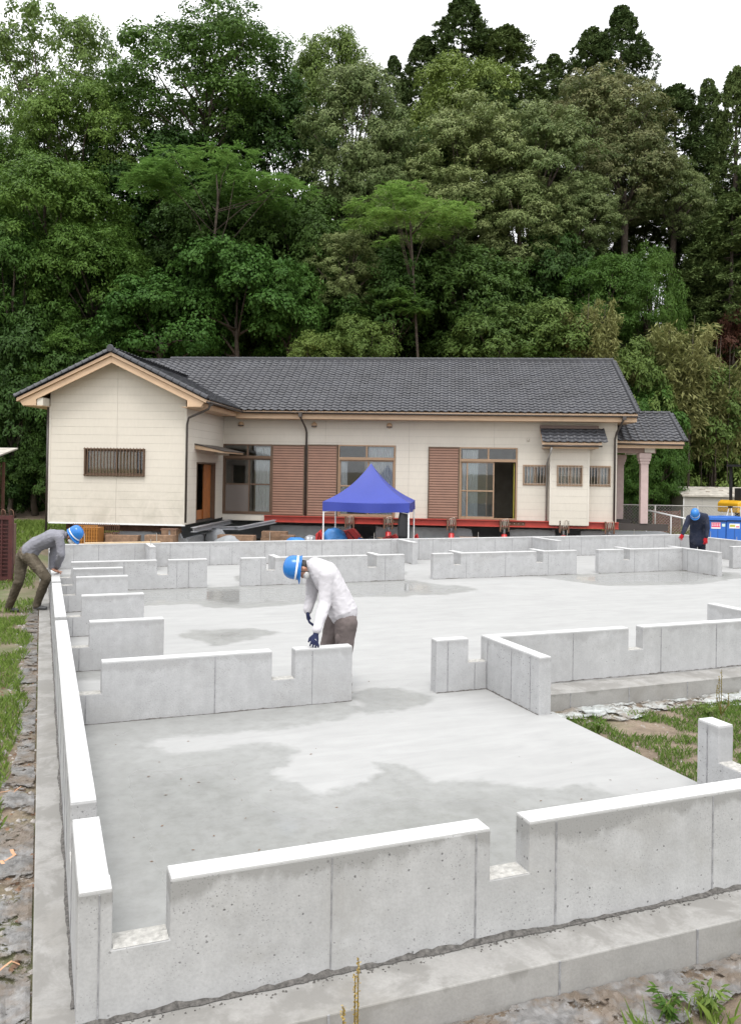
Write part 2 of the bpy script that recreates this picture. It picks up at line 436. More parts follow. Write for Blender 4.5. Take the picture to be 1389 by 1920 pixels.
# outer walls
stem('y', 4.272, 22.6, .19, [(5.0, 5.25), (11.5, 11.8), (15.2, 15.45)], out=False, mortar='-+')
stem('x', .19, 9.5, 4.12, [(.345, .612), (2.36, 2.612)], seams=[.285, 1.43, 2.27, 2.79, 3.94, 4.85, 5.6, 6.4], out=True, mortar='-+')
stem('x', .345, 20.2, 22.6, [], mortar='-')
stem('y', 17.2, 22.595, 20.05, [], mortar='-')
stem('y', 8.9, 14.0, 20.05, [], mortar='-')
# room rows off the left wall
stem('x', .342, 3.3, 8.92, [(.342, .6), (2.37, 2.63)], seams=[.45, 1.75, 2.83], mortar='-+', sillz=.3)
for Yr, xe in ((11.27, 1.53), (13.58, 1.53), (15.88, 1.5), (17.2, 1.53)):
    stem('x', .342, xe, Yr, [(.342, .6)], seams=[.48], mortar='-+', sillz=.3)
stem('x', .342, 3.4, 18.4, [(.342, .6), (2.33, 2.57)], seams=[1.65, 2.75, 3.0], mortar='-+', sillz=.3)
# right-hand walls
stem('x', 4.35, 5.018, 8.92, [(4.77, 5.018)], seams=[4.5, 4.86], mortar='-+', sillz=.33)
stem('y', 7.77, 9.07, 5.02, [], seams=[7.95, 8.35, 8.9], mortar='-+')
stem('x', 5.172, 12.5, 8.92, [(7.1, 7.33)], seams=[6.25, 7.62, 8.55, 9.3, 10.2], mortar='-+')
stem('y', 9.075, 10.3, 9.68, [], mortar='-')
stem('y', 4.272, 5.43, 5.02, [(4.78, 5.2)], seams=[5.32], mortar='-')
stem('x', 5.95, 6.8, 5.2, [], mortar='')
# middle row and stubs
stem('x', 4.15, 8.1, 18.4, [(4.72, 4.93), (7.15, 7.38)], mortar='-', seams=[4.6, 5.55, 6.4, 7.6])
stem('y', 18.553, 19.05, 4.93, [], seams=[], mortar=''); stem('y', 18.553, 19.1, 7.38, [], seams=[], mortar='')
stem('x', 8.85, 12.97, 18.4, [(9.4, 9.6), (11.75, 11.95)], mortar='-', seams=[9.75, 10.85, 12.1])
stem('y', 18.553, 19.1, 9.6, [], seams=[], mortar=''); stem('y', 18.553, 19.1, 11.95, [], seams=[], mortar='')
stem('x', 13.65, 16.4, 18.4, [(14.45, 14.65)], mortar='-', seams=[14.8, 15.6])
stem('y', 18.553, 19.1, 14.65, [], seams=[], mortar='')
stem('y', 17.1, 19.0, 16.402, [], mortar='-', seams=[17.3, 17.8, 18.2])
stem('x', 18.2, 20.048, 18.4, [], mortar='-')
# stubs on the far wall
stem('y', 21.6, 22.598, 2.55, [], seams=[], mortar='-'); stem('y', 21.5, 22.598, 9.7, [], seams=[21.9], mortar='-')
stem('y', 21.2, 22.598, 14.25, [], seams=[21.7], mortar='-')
# anchor rods sticking out of the tops
def rod(x, y, h=.1, z0=HW-.05): part(MB().tube([(x, y, z0), (x, y, HW+h)], .009, 6), 'anchor_bolt', M['steel_rod'])
for x, y, h in ((1.05, 22.67, .28), (2.62, 22.0, .16), (2.85, 22.67, .27), (5.9, 22.67, .26), (9.0, 22.67, .2), (12.4, 22.67, .18), (15.6, 22.67, .2), (18.2, 22.67, .2), (20.12, 21.3, .2), (20.12, 20.2, .12)): rod(x, y, h)
plank = MB().box(-.95, .95, -.06, .06, 0, .03).build('timber_plank', plain('raw_timber', (.5, .38, .24), .8, sc=14), None, .004, loc=(2.0, 22.70, HW+.011))
tag(plank, 'pale timber plank lying along the far concrete wall top', 'plank')
# ================================================================== the house raised on steel beams
ANG = -YAW-rad(5.2)
HO = at_depth(1152, 985, 29.3); HO[2] = 0
HX = np.array([math.cos(ANG), math.sin(ANG), 0]); HY = np.array([-math.sin(ANG), math.cos(ANG), 0])
def hw_(x, y, z): return HO+HX*x+HY*y+np.array([0, 0, z])
house = thing('house', 'long cream single storey house with dark tiled roof jacked up on beams', 'house', tuple(HO), ANG)

def siding_mat():
    m = NT('cream_siding'); b = np.array((.60, .555, .48))
    n1 = m.noise(.8, 5); n2 = m.noise(14, 4, .6, vec=m.mapped((1, 1, .25)))
    c = m.mix(m.ramp(n1, [(.3, 0.), (.7, 1.)]), tuple(b*.93), tuple(b*1.05))
    c = m.mix(.4, c, m.ramp(n2, [(.3, tuple(b*.93)), (.7, tuple(b*1.04))]))
    st = m.noise(1.6, 6, .65, dist=.4)
    spz = m.n('SeparateXYZ'); m.l(m.co(), spz.inputs[0])
    low = m.n('MapRange'); m.l(spz.outputs[2], low.inputs[0])
    for i, v in ((1, 2.4), (2, .9), (3, 0.), (4, .34)): low.inputs[i].default_value = v
    # mildew: only on the gable wing (it sits lower on that wall)
    wing = m.n('MapRange'); m.l(spz.outputs[1], wing.inputs[0])
    for i, v in ((1, -4.2), (2, -4.3), (3, .25), (4, 1.)): wing.inputs[i].default_value = v
    f = m.math('MULTIPLY', m.ramp(st, [(.42, 0.), (.62, 1.)]), m.math('MULTIPLY', low.outputs[0], wing.outputs[0]))
    c = m.mix(m.math('MULTIPLY', f, 1.3), c, (.30, .29, .23))
    m.col(c); m.rough(.7); m.bump(m.noise(40, 4), .12, .004); return m.mat
M['siding'] = siding_mat()
M['core'] = plain('wall_core', (.3, .28, .25), .9)
M['tan'] = plain('tan_painted_board', (.55, .385, .25), .55, sc=3, var=.08)
M['cream_trim'] = plain('cream_trim', (.6, .56, .49), .6, var=.05)
M['brown'] = plain('bronze_aluminium', (.135, .085, .055), .4, .3, var=.08)
M['tanframe'] = plain('tan_sash_aluminium', (.33, .22, .14), .42, .2, var=.06)
M['shutter'] = plain('brown_shutter', (.215, .108, .068), .5, var=.08, sc=3)
M['dark'] = plain('dark_interior', (.05, .042, .036), .9, var=.3, sc=2)
M['interior'] = plain('interior_plaster', (.32, .28, .22), .9, var=.2, sc=2)
M['gutter'] = plain('dark_gutter', (.055, .045, .04), .4, var=.1)
M['wood'] = plain('orange_varnished_wood', (.34, .12, .035), .4, var=.2, sc=5)
def tile_mat():
    m = NT('roof_tile_glaze'); oi = m.n('ObjectInfo')
    n = m.noise(5, 4); n2 = m.noise(.9, 4)
    v = m.mix(m.ramp(n2, [(.3, 0.), (.7, 1.)]), (.030, .031, .037), (.054, .056, .066))
    v = m.mix(m.ramp(n, [(.35, .2), (.7, 0.)]), v, (.085, .082, .08))
    m.col(v); m.rough(m.ramp(n, [(.3, .38), (.7, .56)])); m.b.inputs['Specular IOR Level'].default_value = .45
    return m.mat
M['tile'] = tile_mat()
def glass_mat():
    m = NT('window_glass')
    m.t.nodes.remove(m.b); out = [n for n in m.t.nodes if n.type == 'OUTPUT_MATERIAL'][0]
    g = m.n('BsdfGlossy'); g.inputs['Roughness'].default_value = .02; t = m.n('BsdfTransparent'); t.inputs[0].default_value = (.94, .96, .96, 1)
    fr = m.n('Fresnel'); fr.inputs[0].default_value = 1.7; mx = m.n('MixShader')
    m.l(fr.outputs[0], mx.inputs[0]); m.l(t.outputs[0], mx.inputs[1]); m.l(g.outputs[0], mx.inputs[2]); m.l(mx.outputs[0], out.inputs[0])
    return m.mat
M['glass'] = glass_mat()
def frosted():
    m = NT('patterned_glass'); m.col((.20, .175, .16)); m.rough(.2); m.bump(m.noise(60, 2), .3, .003)
    m.b.inputs['Alpha'].default_value = .8; return m.mat
M['frost'] = frosted()
def curtain_mat():
    m = NT('lace_curtain'); n = m.noise(30, 3, vec=m.mapped((1, 1, .15)))
    m.col(m.ramp(n, [(.3, (.7, .71, .73)), (.7, (.88, .89, .9))])); m.rough(.9)
    m.b.inputs['Transmission Weight'].default_value = 0; return m.mat
M['curtain'] = curtain_mat()
M['pink'] = plain('pinkish_stone_column', (.47, .36, .34), .6, var=.08)
M['pvc'] = plain('grey_vinyl_pipe', (.33, .32, .30), .45)
M['white_paint'] = plain('white_paint', (.75, .75, .74), .45, var=.04)

# ---- openings: (x0, x1, z0, z1)
OP_MAIN = [(-13.93, -10.93, .97, 3.50), (-10.84, -7.67, .95, 3.52), (-6.51, -3.38, .95, 3.49), (-3.19, -2.34, 2.18, 2.90), (-.98, -.17, 2.18, 2.90)]
OP_WING = [(-17.19, -15.23, 2.31, 3.18)]
OP_SIDE = [(-3.28, -1.05, .83, 2.8)]       # the doorway in the wing's side wall, in y
OP_BAY = [(-2.06, -1.18, 2.18, 2.90)]
def course_cells(za, zb, x0, x1, ops):
    zs = sorted({za, zb}|{z for o in ops for z in o[2:4] if za < z < zb})
    for a, b in zip(zs, zs[1:]):
        mid = (a+b)/2; cuts = sorted((max(o[0], x0), min(o[1], x1)) for o in ops if o[2] < mid < o[3] and o[0] < x1 and o[1] > x0); c = x0
        for p, q in cuts:
            if p > c: yield c, p, a, b
            c = max(c, q)
        if c < x1: yield c, x1, a, b
CO = .252
def clad(fn, x0, x1, z0, z1, ops, thick=.02, vj=None, clip=None):
    z = z0
    while z < z1-.02:
        zb = min(z+CO-.004, z1)
        xb = [x0]+[v for v in (vj or []) if x0 < v < x1]+[x1]
        for ca, cb in zip(xb, xb[1:]):
            groups = []
            for cell in course_cells(z, zb, ca+(.003 if ca > x0 else 0), cb-(.003 if cb < x1 else 0), ops):
                hit = [g for g in groups if any(q[0] < cell[1] and cell[0] < q[1] for q in g)]
                g = sum(hit, [])+[cell]; groups = [q for q in groups if q not in hit]+[g]
            for g in groups:                       # one board: the cells of a course that hang together
                mb = MB()
                for a, b, c, d in g:
                    poly = [(a, c), (b, c), (b, d), (a, d)]
                    if clip: poly = clip(poly)
                    if len(poly) >= 3: mb.prism(poly, fn, 0, -thick)
                if mb.f: mb.build('siding_board', M['siding'], house)
        z += CO
def clip_half(poly, nx_, nz_, d):
    out = []
    for i in range(len(poly)):
        p, q = poly[i], poly[(i+1) % len(poly)]
        a = nx_*p[0]+nz_*p[1]-d; b = nx_*q[0]+nz_*q[1]-d
        if a <= 0: out.append(p)
        if a*b < 0:
            t = a/(a-b); out.append((p[0]+t*(q[0]-p[0]), p[1]+t*(q[1]-p[1])))
    return out
WX0, WX1, WY, WA, WZ = -18.34, -13.95, -4.4, -16.16, 6.12       # wing: sides, front, ridge x, ridge z (deck top)
SL = (WZ-4.70)/2.98                                               # wing roof slope
def gable_clip(poly):
    zt = WZ-.16
    poly = clip_half(poly, SL, 1, zt+SL*WA); return clip_half(poly, -SL, 1, zt-SL*WA) if len(poly) > 2 else poly
def rect_wall(fn, x0, x1, z0, z1, ops, thick, name='wall', mat='core', clip=None):
    mb = MB()
    for a, b, c, d in course_cells(z0, z1, x0, x1, ops):
        poly = [(a, c), (b, c), (b, d), (a, d)]
        if clip: poly = clip(poly)
        if len(poly) >= 3: mb.prism(poly, fn, .004, thick)
    return mb.build(name, M[mat], house)
f_main = lambda u, v, t: (u, t, v)
f_wing = lambda u, v, t: (u, WY+t, v)
f_side = lambda u, v, t: (WX1-t, u, v)          # faces +x
f_wl = lambda u, v, t: (WX0+t, u, v)
f_right = lambda u, v, t: (-t, u, v)
clad(f_main, WX1+.0, 0, .83, 4.48, OP_MAIN, vj=[-10.2, -7.2, -4.2, -2.27])
rect_wall(f_main, WX1, 0, .84, 4.6, OP_MAIN, .14)
clad(f_wing, WX0, WX1, .83, 6.1, OP_WING, vj=[-16.15], clip=gable_clip)
rect_wall(f_wing, WX0, WX1, .84, 6.1, OP_WING, .14, clip=gable_clip)
clad(f_side, WY+.0, 0, .83, 4.48, OP_SIDE); rect_wall(f_side, WY+.145, -.002, .84, 4.6, OP_SIDE, .14)
clad(f_wl, WY, 7.6, .83, 4.48, []); rect_wall(f_wl, WY+.145, 7.6, .84, 4.6, [], .14)
clad(f_right, .0, 7.6, .83, 4.48, []); rect_wall(f_right, .145, 7.6, .84, 4.6, [], .14)
gclip = lambda poly: clip_half(clip_half(poly, .53, 1, 6.75+.53*3.8), -.53, 1, 6.75-.53*3.8)
for fx in (f_right, f_wl):
    mb = MB(); mb.prism([(.0, 4.6), (7.6, 4.6), (3.8, 6.6)], fx, .004, .1); mb.build('gable_wall', M['siding'], house)
MB().box(WX0, 0, 7.46, 7.6, .84, 4.6).build('back_wall', M['core'], house)
MB().box(WX0+.02, -.02, .0, 7.58, .80, .86).build('floor', M['dark'], house)
MB().box(WX0+.02, WX1-.02, WY+.02, -.01, .80, .86).build('floor', M['dark'], house)
MB().box(WX0+.15, -.15, .15, 7.45, 4.3, 4.34).build('ceiling', M['interior'], house)
MB().box(WX0+.15, WX1-.15, WY+.15, .14, 4.3, 4.34).build('ceiling', M['interior'], house)
MB().box(WX0+.15, -.15, 3.3, 3.4, .87, 4.29).build('partition_wall', M['interior'], house)
for x in (-10.9, -7.0, -3.3): MB().box(x, x+.08, .16, 3.29, .87, 4.29).build('partition_wall', M['interior'], house)
# pale skirt strip at the foot of the cladding
MB().box(WX1+.03, -12.35, -.035, -.02, .74, .96).build('skirt_board', M['cream_trim'], house)
MB().box(WX0-.005, WX1+.025, WY-.03, WY-.018, .79, .84).build('base_flashing', M['white_paint'], house)
for (x, y) in ((WX0, WY), (WX1, WY), (0, 0)):
    MB().box(x-.035, x+.035, y-.035, y+.03, .83, 4.47 if y < -1 else 4.47).build('corner_trim', M['cream_trim'], house, .004)

# ---- roofs
TP, TE = .272, .235     # tile pitch along the eave, exposed length up the slope
def tile_mesh():
    us = [0, .045, .09, .14, .19, .235, .29]; ws = [.036, .046, .032, .010, .002, .008, .036]
    Lr = .285
    vs = [(u, 0, w+.026) for u, w in zip(us, ws)]+[(u, Lr, w) for u, w in zip(us, ws)]+[(u, .004, w+.004) for u, w in zip(us, ws)]
    fs = [(i, i+1, i+8, i+7) for i in range(6)]+[(i+14, i+15, i+1, i) for i in range(6)]
    return vs, fs
TV, TF = tile_mesh()
tme = bpy.data.meshes.new('roof_tile'); tme.from_pydata(TV, [], TF); tme.materials.append(M['tile'])
tme.polygons.foreach_set('use_smooth', [i < 6 for i in range(12)])
TILES = []          # (distance, roof part, local matrix)
def lay_tiles(part_, o, e, s, n_al, n_up, keep=None):
    o, e, s = Vector(o), Vector(e).normalized(), Vector(s).normalized(); n = e.cross(s)
    for j in range(n_up):
        for i in range(n_al):
            p = o+e*(i*TP)+s*(j*TE)
            if keep and not keep(p+e*TP*.5+s*TE*.5): continue
            jit = Vector((random.uniform(-.003, .003), random.uniform(-.003, .003), 0))
            e_, s_ = e, s; e2 = (e+n*random.uniform(-.018, .018)).normalized(); s2 = (s+n*random.uniform(-.012, .012)); s2 = (s2-e2*s2.dot(e2)).normalized(); n2_ = e2.cross(s2)
            mt = Matrix(((e2.x, s2.x, n2_.x, p.x+jit.x), (e2.y, s2.y, n2_.y, p.y+jit.y), (e2.z, s2.z, n2_.z, p.z), (0, 0, 0, 1)))
            mt_ = Matrix(((e.x, s.x, n.x, p.x+jit.x), (e.y, s.y, n.y, p.y+jit.y), (e.z, s.z, n.z, p.z), (0, 0, 0, 1)))
            wp = hw_(*p); TILES.append((float(np.linalg.norm(wp-CP)), part_, mt))
def deck(name, pts, th=.10, mat='tan'):
    """flat sloping deck from 4 top points, thickness th downward"""
    mb = MB(); n = len(pts)
    vs = [tuple(p) for p in pts]+[(p[0], p[1], p[2]-th) for p in pts]
    mb.add(vs, [tuple(range(n)), tuple(range(2*n-1, n-1, -1))]+[((i+1) % n, i, i+n, (i+1) % n+n) for i in range(n)])
    return mb.build(name, M[mat], house)
RX0, RX1, EY, EZ, RY, RZ = -18.95, .58, -.68, 4.66, 3.8, 7.0      # main roof: ends, eave y/z, ridge y/z (deck top)
MS = (RZ-EZ)/(RY-EY)
roof = deck('roof', [(RX0, EY, EZ), (RX1, EY, EZ), (RX1, RY, RZ), (RX0, RY, RZ)])
roof_b = deck('roof', [(RX1, 2*RY-EY, EZ), (RX0, 2*RY-EY, EZ), (RX0, RY, RZ), (RX1, RY, RZ)])
sv = Vector((0, RY-EY, RZ-EZ)); nup = int(sv.length/TE)+1
wing_z = lambda x: WZ-SL*abs(x-WA)
lay_tiles(roof, (RX0+.05, EY-.03, EZ+.01), (1, 0, 0), sv, int((RX1-RX0-.05)/TP)+1, nup, keep=lambda p: not (p.x < -12.9 and p.z < wing_z(p.x)-.2))
we = 2.98/.5
WEL, WER = WA-3.0, WA+3.0
wroof = deck('wing_roof', [(WEL, -5.0, wing_z(WEL)), (WA, -5.0, WZ), (WA, 2.3, WZ), (WEL, 2.3, wing_z(WEL))])
wroof2 = deck('wing_roof', [(WA, -5.0, WZ), (WER, -5.0, wing_z(WER)), (WER, -.5, wing_z(WER)), (WA, 2.3, WZ)])
sw = Vector((-3.0, 0, WZ-wing_z(WER)))
main_z = lambda y: EZ+MS*(y-EY)
lay_tiles(wroof2, (WER+.04, -4.93, wing_z(WER)-.01), (0, 1, 0), sw, 27, int(sw.length/TE)+1, keep=lambda p: p.z > main_z(p.y)-.10)
sw2 = Vector((3.0, 0, WZ-wing_z(WEL)))
lay_tiles(wroof, (WEL-.04, -4.93+27*TP, wing_z(WEL)-.01), (0, -1, 0), sw2, 27, int(sw2.length/TE)+1)
# ridge tiles, verge tiles
def round_tile(L_=.31, r=.075, n=8, closed=True):
    mb = MB(); vs = []; fs = []
    for k, (y, rr) in enumerate(((0, r*1.12), (.04, r*1.12), (.045, r), (L_, r*.97))):
        for j in range(n+1):
            a = math.pi*(-.1+1.2*j/n); vs.append((rr*math.cos(a), y, rr*math.sin(a)))
    for k in range(3):
        for j in range(n): q = k*(n+1)+j; fs.append((q, q+1, q+n+2, q+n+1))
    fs.append(tuple(range(n, -1, -1))); mb.add(vs, fs)
    me = mb.mesh('ridge_tile'); me.materials.append(M['tile']); me.polygons.foreach_set('use_smooth', [True]*len(me.polygons)); return me
rt = round_tile()
def run_tiles(par, a, b, name, me, step=.27, lift=0.0, sc=1):
    a, b = Vector(a), Vector(b); d = (b-a); L_ = d.length; d.normalize()
    up = Vector((0, 0, 1)); x = d.cross(up).normalized(); z = x.cross(d)
    k = int(L_/step)
    for i in range(k):
        p = a+d*(i*L_/k)+z*lift
        o = bpy.data.objects.new(name, me); COL.objects.link(o); o.parent = par
        o.matrix_basis = Matrix(((x.x*sc, d.x, z.x*sc, p.x), (x.y*sc, d.y, z.y*sc, p.y), (x.z*sc, d.z, z.z*sc, p.z), (0, 0, 0, 1)))
MB().box(RX0, RX1, RY-.07, RY+.07, RZ-.02, RZ+.10).build('ridge_course', M['tile'], house)
run_tiles(roof, (RX1, RY, RZ+.11), (-17.2, RY, RZ+.11), 'ridge_tile', rt, sc=.95)
MB().box(WA-.06, WA+.06, -4.98, 1.9, WZ-.02, WZ+.08).build('ridge_course', M['tile'], house)
run_tiles(wroof, (WA, -5.04, WZ+.09), (WA, 1.85, WZ+.09), 'ridge_tile', rt, sc=1.1)
run_tiles(wroof2, (WER+.05, -4.99, wing_z(WER)+.05), (WA, -4.99, WZ+.08), 'verge_tile', rt, step=.24, sc=1.15)
run_tiles(wroof, (WEL-.05, -4.99, wing_z(WEL)+.05), (WA, -4.99, WZ+.08), 'verge_tile', rt, step=.24, sc=1.15)
run_tiles(roof, (RX1, EY-.03, EZ+.06), (RX1, RY, RZ+.07), 'verge_tile', rt, step=.235, sc=.8)
MB().lathe([(.001, -.03), (.10, -.03), (.115, 0), (.09, .05), (.001, .06)], (WA, -5.06, WZ+.12), 12, 'y').build('ridge_end_tile', M['tile'], wroof)

# ---- fascias, soffits, gutters
MB().box(WX1+.62, RX1-.02, EY+.04, EY+.075, 4.40, 4.565).build('fascia_board', M['tan'], house, .004)
MB().box(WX1+.62, RX1-.02, EY+.076, -.021, 4.40, 4.43).build('soffit', M['tan'], house)
MB().box(RX1-.14, RX1-.02, EY+.076, .6, 4.432, 4.56).build('barge_end', M['tan'], house)
MB().box(-.0, RX1-.05, .0, 7.6, 4.40, 4.43).build('soffit', M['tan'], house)
# bargeboards of the wing gable
def barge(sgn):
    xo = 2.93; xe = 2.40
    z0, z1 = WZ-.115, WZ-.115-.20
    pts = [(WA, z0), (WA+sgn*xo, z0-SL*xo), (WA+sgn*(xo-.10), 4.47), (WA+sgn*xe, 4.47), (WA+sgn*xe, z1-SL*xe), (WA, z1)]
    MB().prism(pts, lambda u, v, t: (u, t, v), -4.93, -4.885).build('bargeboard', M['tan'], house, .005)
    x0, x1 = sorted((WA+sgn*2.84, WA+sgn*2.215))
    MB().box(x0, x1, -4.88, -.70 if sgn > 0 else 2.0, 4.455, 4.475).build('soffit', M['tan'], house)
    xf = WA+sgn*2.86; a, b = sorted((xf, xf-sgn*.03))
    MB().box(a, b, -4.88, -.72 if sgn > 0 else 2.0, 4.478, 4.6).build('fascia_board', M['tan'], house)
barge(-1); barge(1)
a, b = WA-2.39, WX0-.021
MB().box(min(a, b), max(a, b), -4.88, -4.43, 4.48, 4.72).build('eave_return', M['cream_trim'], house)
def gutter(p, q):
    mb = MB(); p, q = Vector(p), Vector(q); d = (q-p).normalized(); s = d.cross(Vector((0, 0, 1)))
    vs = []; fs = []; n = 6
    for k, P in enumerate((p, q)):
        for r in (.06, .052):
            for j in range(n+1):
                a = math.pi*(1+j/n); vs.append(P+s*(r*math.cos(a))+Vector((0, 0, r*math.sin(a))))
    m_ = n+1
    for j in range(n): fs += [(j, j+1, 2*m_+j+1, 2*m_+j), (m_+j, 3*m_+j, 3*m_+j+1, m_+j+1)]
    fs += [(0, 2*m_, 3*m_, m_), (n, m_+n, 3*m_+n, 2*m_+n)]+[tuple(list(range(0, m_))+list(range(2*m_-1, m_-1, -1))), tuple(list(range(2*m_, 3*m_))+list(range(4*m_-1, 3*m_-1, -1)))]
    mb.add(vs, fs); mb.build('gutter', M['gutter'], house, 0, True)
gutter((WER+.05, EY-.07, 4.63), (RX1-.02, EY-.07, 4.60)); gutter((WER+.07, -4.95, wing_z(WER)-.05), (WER+.07, EY-.1, wing_z(WER)-.05))
def pipe(pts, r=.035, mat='gutter', brackets=True):
    o = MB().tube(pts, r, 10).build('downspout', M[mat], house, 0, True)
    return o
pipe([(WER+.07, -4.7, 4.56), (WER+.0, -4.7, 4.42), (WX1+.12, -4.52, 4.16), (WX1+.06, -4.48, 3.95), (WX1+.06, -4.48, .9)], .036, 'gutter')
MB().box(WER+.02, WER+.12, -4.76, -4.64, 4.52, 4.62).build('rain_hopper', M['gutter'], house)
pipe([(-11.0, EY-.07, 4.57), (-11.0, EY-.02, 4.45), (-10.9, -.2, 4.1), (-10.88, -.09, 3.95), (-10.88, -.09, .95)])
MB().box(-11.06, -10.94, EY-.13, EY-.01, 4.46, 4.6).build('rain_hopper', M['gutter'], house)
pipe([(.12, EY-.07, 4.57), (.1, EY, 4.45), (-.02, -.2, 4.05), (-.05, -.1, 3.85), (-.05, -.1, .9)], .036)
MB().box(.06, .18, EY-.13, EY-.01, 4.46, 4.6).build('rain_hopper', M['gutter'], house)
pipe([(WX0-.06, WY-.04, 4.45), (WX0-.06, WY-.04, .55)], .036)

# ---- windows
def rect_frame(mb, x0, x1, z0, z1, y0, y1, w):
    mb.box(x0, x0+w, y0, y1, z0, z1).box(x1-w, x1, y0, y1, z0, z1).box(x0+w, x1-w, y0, y1, z0, z0+w).box(x0+w, x1-w, y0, y1, z1-w, z1); return mb
def curtain(par, x0, x1, z0, z1, y, folds=9):
    mb = MB(); n = folds*6; vs = []; fs = []
    for i in range(n+1):
        u = i/n; yy = y+.028*math.sin(u*folds*2*math.pi)+.01*math.sin(u*17)
        vs += [(x0+(x1-x0)*u, yy, z0), (x0+(x1-x0)*u, yy, z1)]
    for i in range(n): fs.append((2*i, 2*i+2, 2*i+3, 2*i+1))
    mb.add(vs, fs); mb.build('curtain', M['curtain'], par, 0, True)
def sash(par, x0, x1, z0, z1, y, midz=None, fm='tanframe', frost_low=False, w=.045):
    mb = rect_frame(MB(), x0, x1, z0, z1, y-.015, y+.015, w)
    if midz: mb.box(x0+w, x1-w, y-.014, y+.014, midz-.025, midz+.025)
    mb.build('sash_frame', M[fm], par, .003)
    zs = [z0+w, (midz-.025) if midz else z1-w]+([midz+.025, z1-w] if midz else [])
    for a, b in zip(zs[::2], zs[1::2]):
        MB().box(x0+w, x1-w, y-.002, y+.002, a, b).build('pane', M['frost' if frost_low and a == zs[0] and midz else 'glass'], par)
def big_window(x0, x1, z0, z1, leafs, transom=2.98, fm='tanframe'):
    w = rect_frame(MB(), x0, x1, z0, z1, -.06, .10, .05); w.box(x0+.05, x1-.05, -.055, .09, transom, transom+.10)
    xm = (x0+x1)/2; w.box(xm-.03, xm+.03, -.05, .08, transom+.10, z1-.05)
    o = w.build('window', M[fm], house, .003)
    for a, b in ((x0+.05, xm-.03), (xm+.03, x1-.05)):
        MB().box(a, b, .012, .016, transom+.10, z1-.05).build('pane', M['glass'], o)
    for (a, b, y, mid, fr) in leafs: sash(o, a, b, z0+.05, transom-.001, y, mid, fm, fr)
    return o
def shutter(x0, x1, z0, z1):
    o = rect_frame(MB(), x0, x1, z0, z1, -.09, .05, .035).build('shutter_box', M['brown'], house, .003)
    k = 27; p = (z1-z0-.07)/k
    vs = []; fs = []
    for i in range(k):
        za = z0+.035+i*p
        vs += [(x0+.035, -.05, za), (x1-.035, -.05, za), (x0+.035, -.085, za+.012), (x1-.035, -.085, za+.012), (x0+.035, -.062, za+p), (x1-.035, -.062, za+p)]
        b = i*6; fs += [(b, b+1, b+3, b+2), (b+2, b+3, b+5, b+4)]
    mb = MB().add(vs, fs); mb.build('shutter_slats', M['shutter'], o)
    return o
TR = 3.02
w3 = big_window(-13.93, -12.13, .97, 3.50, [(-13.88, -12.95, .02, 2.05, True), (-13.05, -12.18, .055, 2.05, False)], fm='brown')
curtain(w3, -12.75, -12.2, 1.05, 3.4, .105, 7)
shutter(-12.12, -10.94, .95, 3.49)
shutter(-10.84, -9.75, .93, 3.51)
w2 = big_window(-9.73, -7.68, .95, 3.52, [(-9.68, -8.62, .02, 2.05, False), (-8.78, -7.73, .055, None, False)])
curtain(w2, -8.65, -7.75, 1.0, 3.45, .105, 11); curtain(w2, -9.7, -9.4, 1.0, 2.98, .105, 4)
shutter(-6.5, -5.42, .95, 3.48)
w1 = big_window(-5.41, -3.39, .95, 3.49, [(-5.36, -4.42, .055, 1.95, False), (-5.15, -4.18, .015, 1.95, False)])
curtain(w1, -5.3, -4.75, 1.0, 3.4, .11, 8)
MB().box(-3.50, -3.47, .1, .14, .98, 2.95).build('door_edge', plain('yellow_green_tape', (.4, .36, .05), .6), w1)
def grille_window(x0, x1, z0, z1, yb, rail='tanframe'):
    o = rect_frame(MB(), x0, x1, z0, z1, yb-.045, yb+.08, .04).build('window', M[rail], house, .003)
    xm = (x0+x1)/2
    sash(o, x0+.04, xm+.03, z0+.04, z1-.04, yb+.03, None, rail, w=.03); sash(o, xm-.03, x1-.04, z0+.04, z1-.04, yb+.055, None, rail, w=.03)
    k = 8
    for i in range(k):
        x = x0+.03+(x1-x0-.06)*i/(k-1)
        MB().box(x-.009, x+.009, yb-.085, yb-.065, z0+.02, z1-.02).build('grille_bar', M['grille'], o)
    for z in (z0+.07, z1-.07): MB().box(x0, x1, yb-.064, yb-.046, z-.011, z+.011).build('grille_rail', M['grille'], o)
    return o
M['grille'] = plain('grey_bronze_grille', (.34, .27, .21), .4, .3)
g = grille_window(-3.19, -2.34, 2.18, 2.90, 0); curtain(g, -3.1, -2.8, 2.2, 2.88, .2, 3)
g = grille_window(-.98, -.17, 2.18, 2.90, 0); curtain(g, -.6, -.2, 2.2, 2.88, .2, 4)
# gable window: grille of close dark bars in front of drawn wooden blinds
gw = rect_frame(MB(), -17.19, -15.23, 2.31, 3.18, WY-.06, WY+.08, .05).build('window', M['brown'], house, .003)
sash(gw, -17.14, -16.15, 2.36, 3.13, WY+.03, None, 'brown'); sash(gw, -16.25, -15.28, 2.36, 3.13, WY+.06, None, 'brown')
MB().box(-17.1, -15.55, WY+.12, WY+.15, 2.36, 3.13).build('blind', plain('straw_blind', (.42, .29, .14), .8, var=.25, sc=10), gw)
for i in range(19):
    x = -17.16+i*(1.9/18); MB().box(x-.011, x+.011, WY-.12, WY-.10, 2.30, 3.2).build('grille_bar', M['brown'], gw)
for z in (2.34, 3.16): MB().box(-17.2, -15.22, WY-.099, WY-.062, z-.014, z+.014).build('grille_rail', M['brown'], gw)
